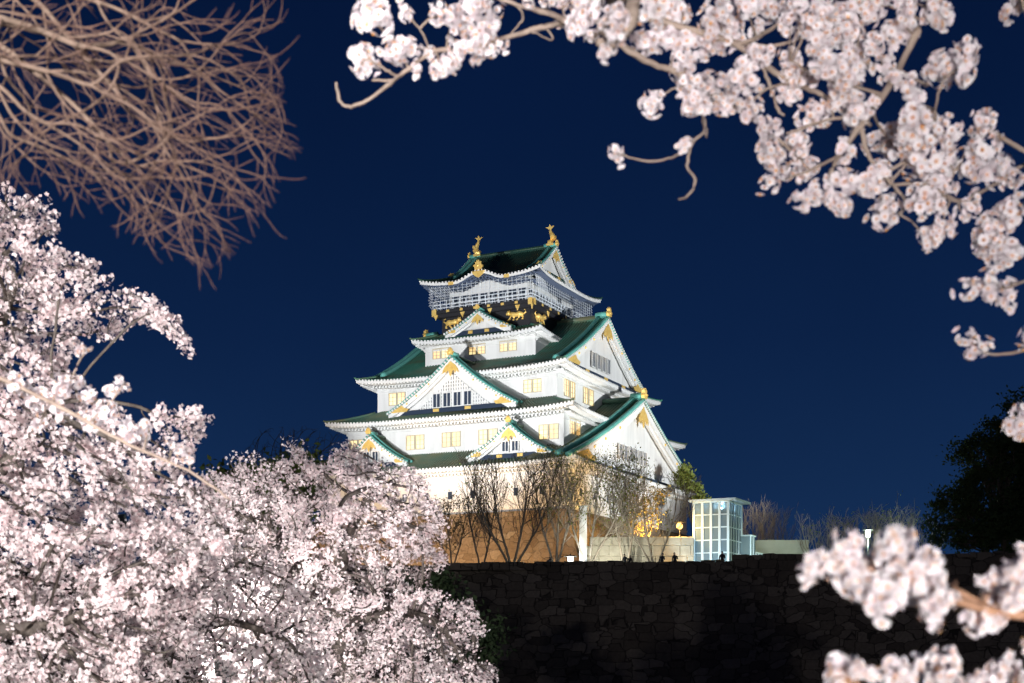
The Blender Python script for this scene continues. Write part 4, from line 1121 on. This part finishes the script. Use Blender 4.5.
leafy_tree('dark_shrub', 'dark overgrown shrub between the blossom and the moat wall', (wx(440, D), D, 0), [Wc(440, 610, D, 34, 30, 40), Wc(468, 640, D, 34, 30, 28), Wc(425, 580, D, 20, 20, 18)], 5000, .22, 74, 'leaf_dark', clumps=70, trunk_r=.15, cr=.5)
bare_tree('bare_tree', 'thin leafless tree rising behind the middle blossom against the sky', [(wx(255, 75), 75, -.5), tuple(W(255, 600, 75)), tuple(W(262, 520, 75))], [], [(235, 500), (240, 450), (262, 428), (300, 425), (345, 432), (350, 470), (300, 500)], 75, 3, 1100, .2, .22, 75, 'bark_dark', .009, ex=2.4, soft=30, cat='tree')
for i, (px, d, w_, top, seed, lab) in enumerate(((752, 172, 22, 508, 81, 'pale leafless tree behind the glass tower, nearest to it'), (772, 178, 17, 515, 82, 'small pale leafless tree above the low white building'),
        (826, 162, 30, 524, 83, 'dim leafless tree right of the low building'), (856, 164, 30, 519, 84, 'dim leafless tree directly behind the green white lamp'), (890, 160, 32, 514, 85, 'greyish leafless tree right of the green white lamp'), (920, 163, 24, 524, 86, 'dim leafless tree touching the big dark evergreen'))):
    wall_tree(lab, px, d, w_, top, seed, 'bark_lit', (None if i < 2 else ('leaf_bud', .8, .25, .3)), [(-5, -14, 0), (5, 14, .6), (0, 1, -.5), (-2, -7, .8), (2, 7, -.8)], 1100, 'leafless trees beyond the moat wall', rtip=.013, step=.26, name='bare_tree')

# ------------------------------------------------------------------ small buildings and things on the terrace
def glass_mat():
    m = bpy.data.materials.new('pale_blue_glass'); m.use_nodes = True
    b_ = m.node_tree.nodes['Principled BSDF']
    b_.inputs['Base Color'].default_value = (.36, .50, .58, 1); b_.inputs['Roughness'].default_value = .15
    b_.inputs['Transmission Weight'].default_value = .6; b_.inputs['IOR'].default_value = 1.05
    return m
M['glass'] = glass_mat()
M['cool_white'] = mat('cool_white_metal', (.60, .72, .78), .4, .1)
D = 143
gt = empty('glass_lift_tower', (wx(711, D), D, G), 'tall glass lift tower with white frame beside the stone base', 'lift tower', rz=-YAW)
w1, w2, ht = 3.7, 4.4, wz(502, D)-G
fr = MB(); gl = MB()
for x in np.linspace(-w1/2, w1/2, 5):
    for y in (0, w2): fr.box((x-.13, y-.07, 0), (x+.13, y+.07, ht))
for y in np.linspace(0, w2, 6)[1:-1]:
    for x in (-w1/2, w1/2): fr.box((x-.06, y-.06, 0), (x+.06, y+.06, ht))
for z in np.linspace(0, ht, 7):
    fr.box((-w1/2-.05, -.05, z-.06), (w1/2+.05, .05, z+.06)); fr.box((-w1/2-.05, w2-.05, z-.06), (w1/2+.05, w2+.05, z+.06))
    fr.box((-w1/2-.045, .06, z-.05), (-w1/2+.045, w2-.06, z+.05)); fr.box((w1/2-.045, .06, z-.05), (w1/2+.045, w2-.06, z+.05))
fr.build('frame', M['cool_white'], gt)
gl.box((-w1/2+.01, .01, .05), (w1/2-.01, w2-.01, ht-.1)); gl.build('glazing', M['glass'], gt)
rf = MB(); rf.box((-w1/2-.45, -.4, ht+.08), (w1/2+.9, w2+.5, ht+.3)); rf.build('flat_roof', M['cool_white'], gt)
ls = MB()
ls.box((-w1/2+.9, 1.2, .1), (w1/2-.9, 2.6, ht*.92)); 
for z in np.linspace(1.2, ht-1, 6): ls.box((-w1/2+.2, .4, z), (w1/2-.2, 3.6, z+.12))
ls.build('lift_shaft', mat('lift_shaft_grey', (.30, .36, .40), .5), gt)
lf = MB(); lf.box((-w1/2+.25, .15, ht*.24), (-.25, .5, ht*.33)); lf.box((.3, .15, ht*.24), (w1/2-.3, .5, ht*.33)); lf.build('landing_panels', M['cool_white'], gt)
li = bpy.data.lights.new('lift_lamp', 'POINT'); li.energy = 120; li.color = (.75, .92, 1); li.shadow_soft_size = .3
o = bpy.data.objects.new('lift_lamp', li); coll.objects.link(o); o.parent = gt; o.location = (0, 3.3, ht*.93)
# glass walkway receding behind the tower
gw = empty('glass_walkway', (wx(741, 146), 146, G), 'low stepped glass walkway joined to the lift tower', 'walkway', rz=-YAW)
wk = MB(); gg = MB()
for i, hh in enumerate((4.6, 2.9, 2.9, 2.5)):
    y0 = i*1.9; wk.box((-.6, y0, hh), (1.1, y0+1.85, hh+.12))
    for y in (y0, y0+.9):
        for x in (-.55, 1.05): wk.box((x-.05, y, 0), (x+.05, y+.1, hh))
    gg.box((-.5, y0+.02, 0), (1.0, y0+1.8, hh-.02))
wk.build('frame', M['cool_white'], gw); gg.build('glazing', M['glass'], gw)
# low white building
D = 163
lb = empty('low_building', (wx(790, D), D, G), 'low flat white building with a pale fascia right of the lift tower', 'building', rz=-.08)
z1 = wz(540, D)-G
x0, x1 = wx(752, D)-wx(790, D), wx(806, D)-wx(790, D)
wb_ = MB(); wb_.box((x0, .3, 0), (x1, 16, z1-1.6)); wb_.build('wall', mat('warm_grey_render', (.42, .42, .36), .7), lb)
fb = MB(); fb.box((x0-.3, 0, z1-1.597), (x1+.3, 16.3, z1)); fb.build('roof_fascia', M['concrete'], lb)
for i in range(5):
    wv = MB(); xa = x0+.4+i*(x1-x0-.6)/5; wv.box((xa, .2, 1.2), (xa+.9, .297, z1-2.0)); wv.build('window', M['dark_glass'], lb)
for i in range(6):
    wv = MB(); ya = 1+i*2.4; wv.box((x1+.003, ya, 1.2), (x1+.08, ya+1.4, z1-2.0)); wv.build('window', M['dark_glass'], lb)
# stone block wall with real courses
D = 143.0
bw = empty('block_wall', (wx(645, D), D, G), 'pale wall of large squared stone blocks before the castle corner', 'stone wall')
zt = wz(536.5, D)-G; bm_ = MB()
xl, xr = wx(590, D)-wx(645, D), wx(694, D)-wx(645, D)
zc = -.3; ri = 0
while zc < zt-.2:
    hgt = [1.35, 1.25, 1.1, 1.0][ri % 4]; hgt = min(hgt, zt-zc); x = xl-R.uniform(0, .6)
    while x < xr:
        w_ = R.uniform(.9, 2.0); xe = min(x+w_, xr)
        j = R.uniform(-.04, .04)
        q = [(x+.03, j), (xe-.03, j), (xe-.03, 1.2), (x+.03, 1.2)]
        bv = .06
        bm_.add([(x+.03, .05, zc+.03), (xe-.03, .05, zc+.03), (xe-.03, .05, zc+hgt-.02), (x+.03, .05, zc+hgt-.02),
                 (x+.03+bv, -.05+j, zc+.03+bv), (xe-.03-bv, -.05+j, zc+.03+bv), (xe-.03-bv, -.05+j, zc+hgt-.02-bv), (x+.03+bv, -.05+j, zc+hgt-.02-bv),
                 (x+.03, 1.3, zc+hgt-.02), (xe-.03, 1.3, zc+hgt-.02)],
                [(4,5,6,7),(0,1,5,4),(1,2,6,5),(2,3,7,6),(3,0,4,7),(3,2,9,8)])
        x = xe
    zc += hgt; ri += 1
bm_.box((xl, .06, -.3), (xr, 1.3, zt-.06))
bm_.build('stone_blocks', mat('pale_cut_stone', (.45, .43, .36), .85, noise=(1.3, (.33, .31, .25), .35, .7), bump=(7, .5)), bw)
# pale lit post
D = 139
pp = empty('signboard_pillar', (wx(583, D), D, G), 'tall white rectangular pillar among the trees on the terrace', 'pillar')
hb = wz(507, D)-G
pb = MB(); pb.box((-.38, -.3, .25), (.38, .3, hb)); pb.build('shaft', M['trim_white'], pp)
pb = MB(); pb.box((-.5, -.42, 0), (.5, .42, .25)); pb.build('plinth', M['concrete'], pp)
pb = MB(); pb.box((-.45, -.36, hb), (.45, .36, hb+.12)); pb.build('cap', M['cool_white'], pp)

def street_lamp(px, py, d, label, ground, power, col, glow, kind='street_lamp', rad=.26):
    z = wz(py, d); base = np.array([wx(px, d), d, ground]); h = z-ground
    root = empty(kind, tuple(base), label, 'lamp')
    p = MB(); p.tube([(0, 0, 0), (0, 0, .3)], [.14, .1], 8); p.tube([(0, 0, .3), (0, 0, h-.42)], [.07, .055], 8); p.build('post', M['steel'], root, True)
    c = MB(); c.tube([(0, 0, h+.36), (0, 0, h+.46)], [.62, .5], 12); c.tube([(0, 0, h+.46), (0, 0, h+.62)], [.16, .05], 8)
    for a in range(4): c.tube([(.24*math.cos(a*1.57), .24*math.sin(a*1.57), h-.4), (.3*math.cos(a*1.57), .3*math.sin(a*1.57), h+.36)], .025, 4)
    c.build('cap', M['steel'], root)
    g = MB()
    if glow == 'lamp_orange': g.ball((0, 0, h), .34, 12, 8)
    else: g.tube([(0, 0, h-.40), (0, 0, h-.1), (0, 0, h+.34)], [rad*.6, rad, rad*.95], 10)
    g.build('lamp_glass', M[glow], root, True)
    l_ = bpy.data.lights.new('lamp_bulb', 'POINT'); l_.energy = power; l_.color = col; l_.shadow_soft_size = .3
    o = bpy.data.objects.new('lamp_bulb', l_); coll.objects.link(o); o.parent = root; o.location = (0, -.62, h-.05)
    return root
street_lamp(570.5, 560.5, 131.2, 'bright white capped lamp standing low on the moat wall', G, 1500, (.92, 1, .88), 'lamp_white')
street_lamp(868, 533.5, 152, 'green white capped lamp on a post behind the right wall', G, 3600, (.80, 1, .70), 'lamp_white')
street_lamp(679.5, 526, 143.7, 'glowing orange lamp on top of the pale block wall', wz(536.5, 143)-.05, 1000, (1, .55, .15), 'lamp_orange', rad=.24)

# ------------------------------------------------------------------ people on the wall (heads and shoulders show above the coping)
def person(px, d, label, h, lean=0, arm=0, seed=0):
    base = (wx(px, d), d, G); s = h/1.72
    root = empty('person', base, label, 'person', 'people standing on the wall')
    J = {'pel': (0, 0, .95), 'wai': (0, 0, 1.1), 'chs': (lean*.03, -.02, 1.33), 'nck': (lean*.05, -.03, 1.49), 'hd0': (lean*.06, -.05, 1.58), 'hd1': (lean*.07, -.05, 1.70)}
    rr = {'pel': .15, 'wai': .135, 'chs': .15, 'nck': .06, 'hd0': .092, 'hd1': .085}
    E_ = [('pel', 'wai'), ('wai', 'chs'), ('chs', 'nck'), ('nck', 'hd0'), ('hd0', 'hd1')]
    for sg, n_ in ((-1, 'l'), (1, 'r')):
        up = arm if sg > 0 else 0
        J.update({n_+'sh': (sg*.19, -.02, 1.42), n_+'el': (sg*(.26-.03*up), -.05-.10*up, 1.14), n_+'wr': (sg*(.25-.12*up), -.10-.25*up, .92+.45*up), n_+'ha': (sg*(.24-.15*up), -.12-.28*up, .84+.58*up),
                  n_+'hi': (sg*.10, 0, .9), n_+'kn': (sg*.11, -.02, .5), n_+'an': (sg*.12, .02, .08), n_+'ft': (sg*.13, -.16, .04)})
        rr.update({n_+'sh': .075, n_+'el': .055, n_+'wr': .042, n_+'ha': .045, n_+'hi': .10, n_+'kn': .068, n_+'an': .05, n_+'ft': .045})
        E_ += [('chs', n_+'sh'), (n_+'sh', n_+'el'), (n_+'el', n_+'wr'), (n_+'wr', n_+'ha'), ('pel', n_+'hi'), (n_+'hi', n_+'kn'), (n_+'kn', n_+'an'), (n_+'an', n_+'ft')]
    ks = list(J); me = bpy.data.meshes.new('body')
    me.from_pydata([tuple(np.array(J[k])*s) for k in ks], [(ks.index(a), ks.index(b_)) for a, b_ in E_], [])
    o = link('body', me, M['cloth'], root)
    md = o.modifiers.new('skin', 'SKIN'); md.use_smooth_shade = True
    for i, k in enumerate(ks):
        sv = me.skin_vertices[0].data[i]; sv.radius = (rr[k]*s, rr[k]*s); sv.use_root = (k == 'pel')
    o.modifiers.new('sub', 'SUBSURF').levels = 1
    hb_ = MB(); hb_.ball((lean*.07*s, -.03*s, 1.68*s), (.105*s, .115*s, .10*s), 10, 8); hb_.build('hair', M['hair'], root, True)
    fb_ = MB(); fb_.ball((lean*.07*s, -.105*s, 1.61*s), (.07*s, .05*s, .085*s), 10, 8); fb_.ball((lean*.07*s, -.155*s, 1.605*s), (.014*s, .018*s, .018*s), 6, 4); fb_.build('face', M['skin'], root, True)
for args in ((549, 136.2, 'person in dark clothes standing on the wall left of the white lamp', 1.68, 1, 0), (625, 131.6, 'person in dark clothes standing before the pale stone blocks', 1.62, -1, 0),
             (629.5, 131.8, 'shorter person in dark clothes standing close to another before the stone blocks', 1.5, 1, 0), (662, 131.2, 'person in dark clothes on the wall, one arm raised, left of the orange lamp', 1.66, 1, 1),
             (675, 131.0, 'person in dark clothes on the wall just below the orange lamp', 1.72, -1, 1), (722, 130, 'person in dark clothes standing in front of the glass lift tower', 1.75, 0, 1)):
    person(*args)

# ------------------------------------------------------------------ floodlights
tgt = cw(0, -14, 33)
floodlight((wx(120, 95), 95, wz(520, 95)), cw(2, -16, 40), P_MAST_FRONT, 'tall mast floodlight hidden behind the left blossom', 35, (.97, .98, 1), mast=wz(520, 95)-0, size=.6)
floodlight((wx(-90, 70), 70, 14), cw(4, -16, 36), P_MAST_FRONT*.25, 'mast floodlight far left beyond the trees', 40, (.97, .98, 1), mast=14, size=.6)
floodlight((58, 133, 20), cw(15, 0, 33), P_MAST_SIDE, 'tall mast floodlight to the right of the castle', 40, (.95, .98, 1), mast=20-G, size=.6)
for i, (u, v) in enumerate(((-16, -34), (-5, -35), (6, -35), (15, -35))):
    p = cw(u, v, 0)
    floodlight((p[0], p[1], G+.55), cw(u*.9, -20, 24), P_GROUND, ['ground floodlight at the left end of the castle front', 'ground floodlight second from the left before the castle front', 'ground floodlight third from the left before the castle front', 'ground floodlight at the near corner of the castle'][i], 75, (1, .97, .9), size=.3)
p = cw(30, 2, 0)
floodlight((p[0], p[1], G+4.6), cw(17, 0, 26), P_GROUND*1.4, 'floodlight on a short post facing the right side of the castle', 85, (.97, .98, 1), mast=4.6, size=.3)
floodlight((wx(650, 145.2), 145.2, G+3.0), (wx(642, 150), 150, 16.5), 15e3, 'warm orange ground floodlight behind the block wall', 110, (1, .56, .16), size=.25)
for u, lab in ((-13, 'warm floodlight at the left foot of the stone base'), (0, 'warm floodlight at the middle foot of the stone base'), (12, 'warm floodlight at the right foot of the stone base')):
    p = cw(u, -33, 0); floodlight((p[0], p[1], G+.5), cw(u, -22, 13), 6800, lab, 105, (1, .60, .27), size=.25)
floodlight((wx(700, 137), 137, G+.45), (wx(712, 143), 144, 14), 2300, 'added cool light brightening the glass lift tower from outside', 80, (.72, .92, 1), size=.2)  # added outside lamp standing in for the tower's inner light
floodlight((wx(577, 136), 136, G+.4), (wx(583, 139), 139, 13), 900, 'added small cool light brightening the tall white pillar', 60, (.85, .94, 1), size=.15)  # added to make the pillar brighter; no such source known
floodlight((wx(612, 138.6), 138.6, G+.4), (wx(625, 143), 143, 14), 1200, 'added small fill light before the pale block wall', 120, (1, .96, .8), size=.15)  # extra lamp added to lift the dim block wall
floodlight((wx(250, 48), 48, .6), (wx(270, 62), 62, 8), 2200, 'floodlight on the grass below the evergreen left of the castle', 80, (.9, 1, .8), size=.2)
floodlight((wx(603, 132.6), 132.6, G+.35), (wx(608, 138), 138, 15), 2200, 'added small light greening the budding trees on the wall', 100, (1, .97, .8), size=.12)  # added lamp, put here to bring out the green of the leaves
floodlight((wx(775, 138), 138, G+.4), (wx(780, 165), 165, 14.5), 3500, 'added light in front of the low white building', 80, (.9, 1, .88), size=.15)  # made-up lamp lifting the building and the pale trees behind it
floodlight((wx(681, 140.5), 140.5, G+.3), (wx(681, 143), 143, 12), 420, 'added small orange light tinting the right end of the block wall', 110, (1, .55, .16), size=.1)  # added; carries the orange lamp's glow down onto the block wall
# in the blossom garden
floodlight(tuple(W(226, 666, 14.4)), W(300, 540, 17), P_CHERRY*.46, 'cool white floodlight on a post among the low blossom', 110, (1, .96, .95), mast=W(226, 666, 14.4)[2], size=.10)
floodlight((-1.2, 4.5, .5), W(60, 420, 9.5), P_CHERRY*1.0, 'ground floodlight beneath the near cherry tree', 75, (1, .93, .92), size=.15)
floodlight((-3.6, 15.5, .5), W(60, 560, 26), P_CHERRY*3.2, 'ground floodlight lighting the farther cherry tree', 100, (1, .95, .95), size=.15)
floodlight((-.2, 11.5, .5), W(420, 590, 17), P_CHERRY*1.3, 'ground floodlight right of the middle cherry tree', 90, (1, .94, .95), size=.15)
floodlight((.4, -3.2, .8), W(790, 60, 4.3), 3300, 'small ground floodlight behind the viewer lighting the right hand branches', 46, (1, .955, .95), size=.12)
floodlight((-1.0, 1.0, .6), W(120, 120, 4.9), 60, 'small warm ground floodlight under the bare tree', 80, (1, .84, .74), size=.12)
floodlight((-8, -12, 4.2), W(205, 480, 14), 50000, 'added fill light behind the viewer at left softening the cherry trees', 40, (1, .955, .955), mast=4.2, size=.25, blend=.9)  # added front fill, unseen; evens out the light on the blossom
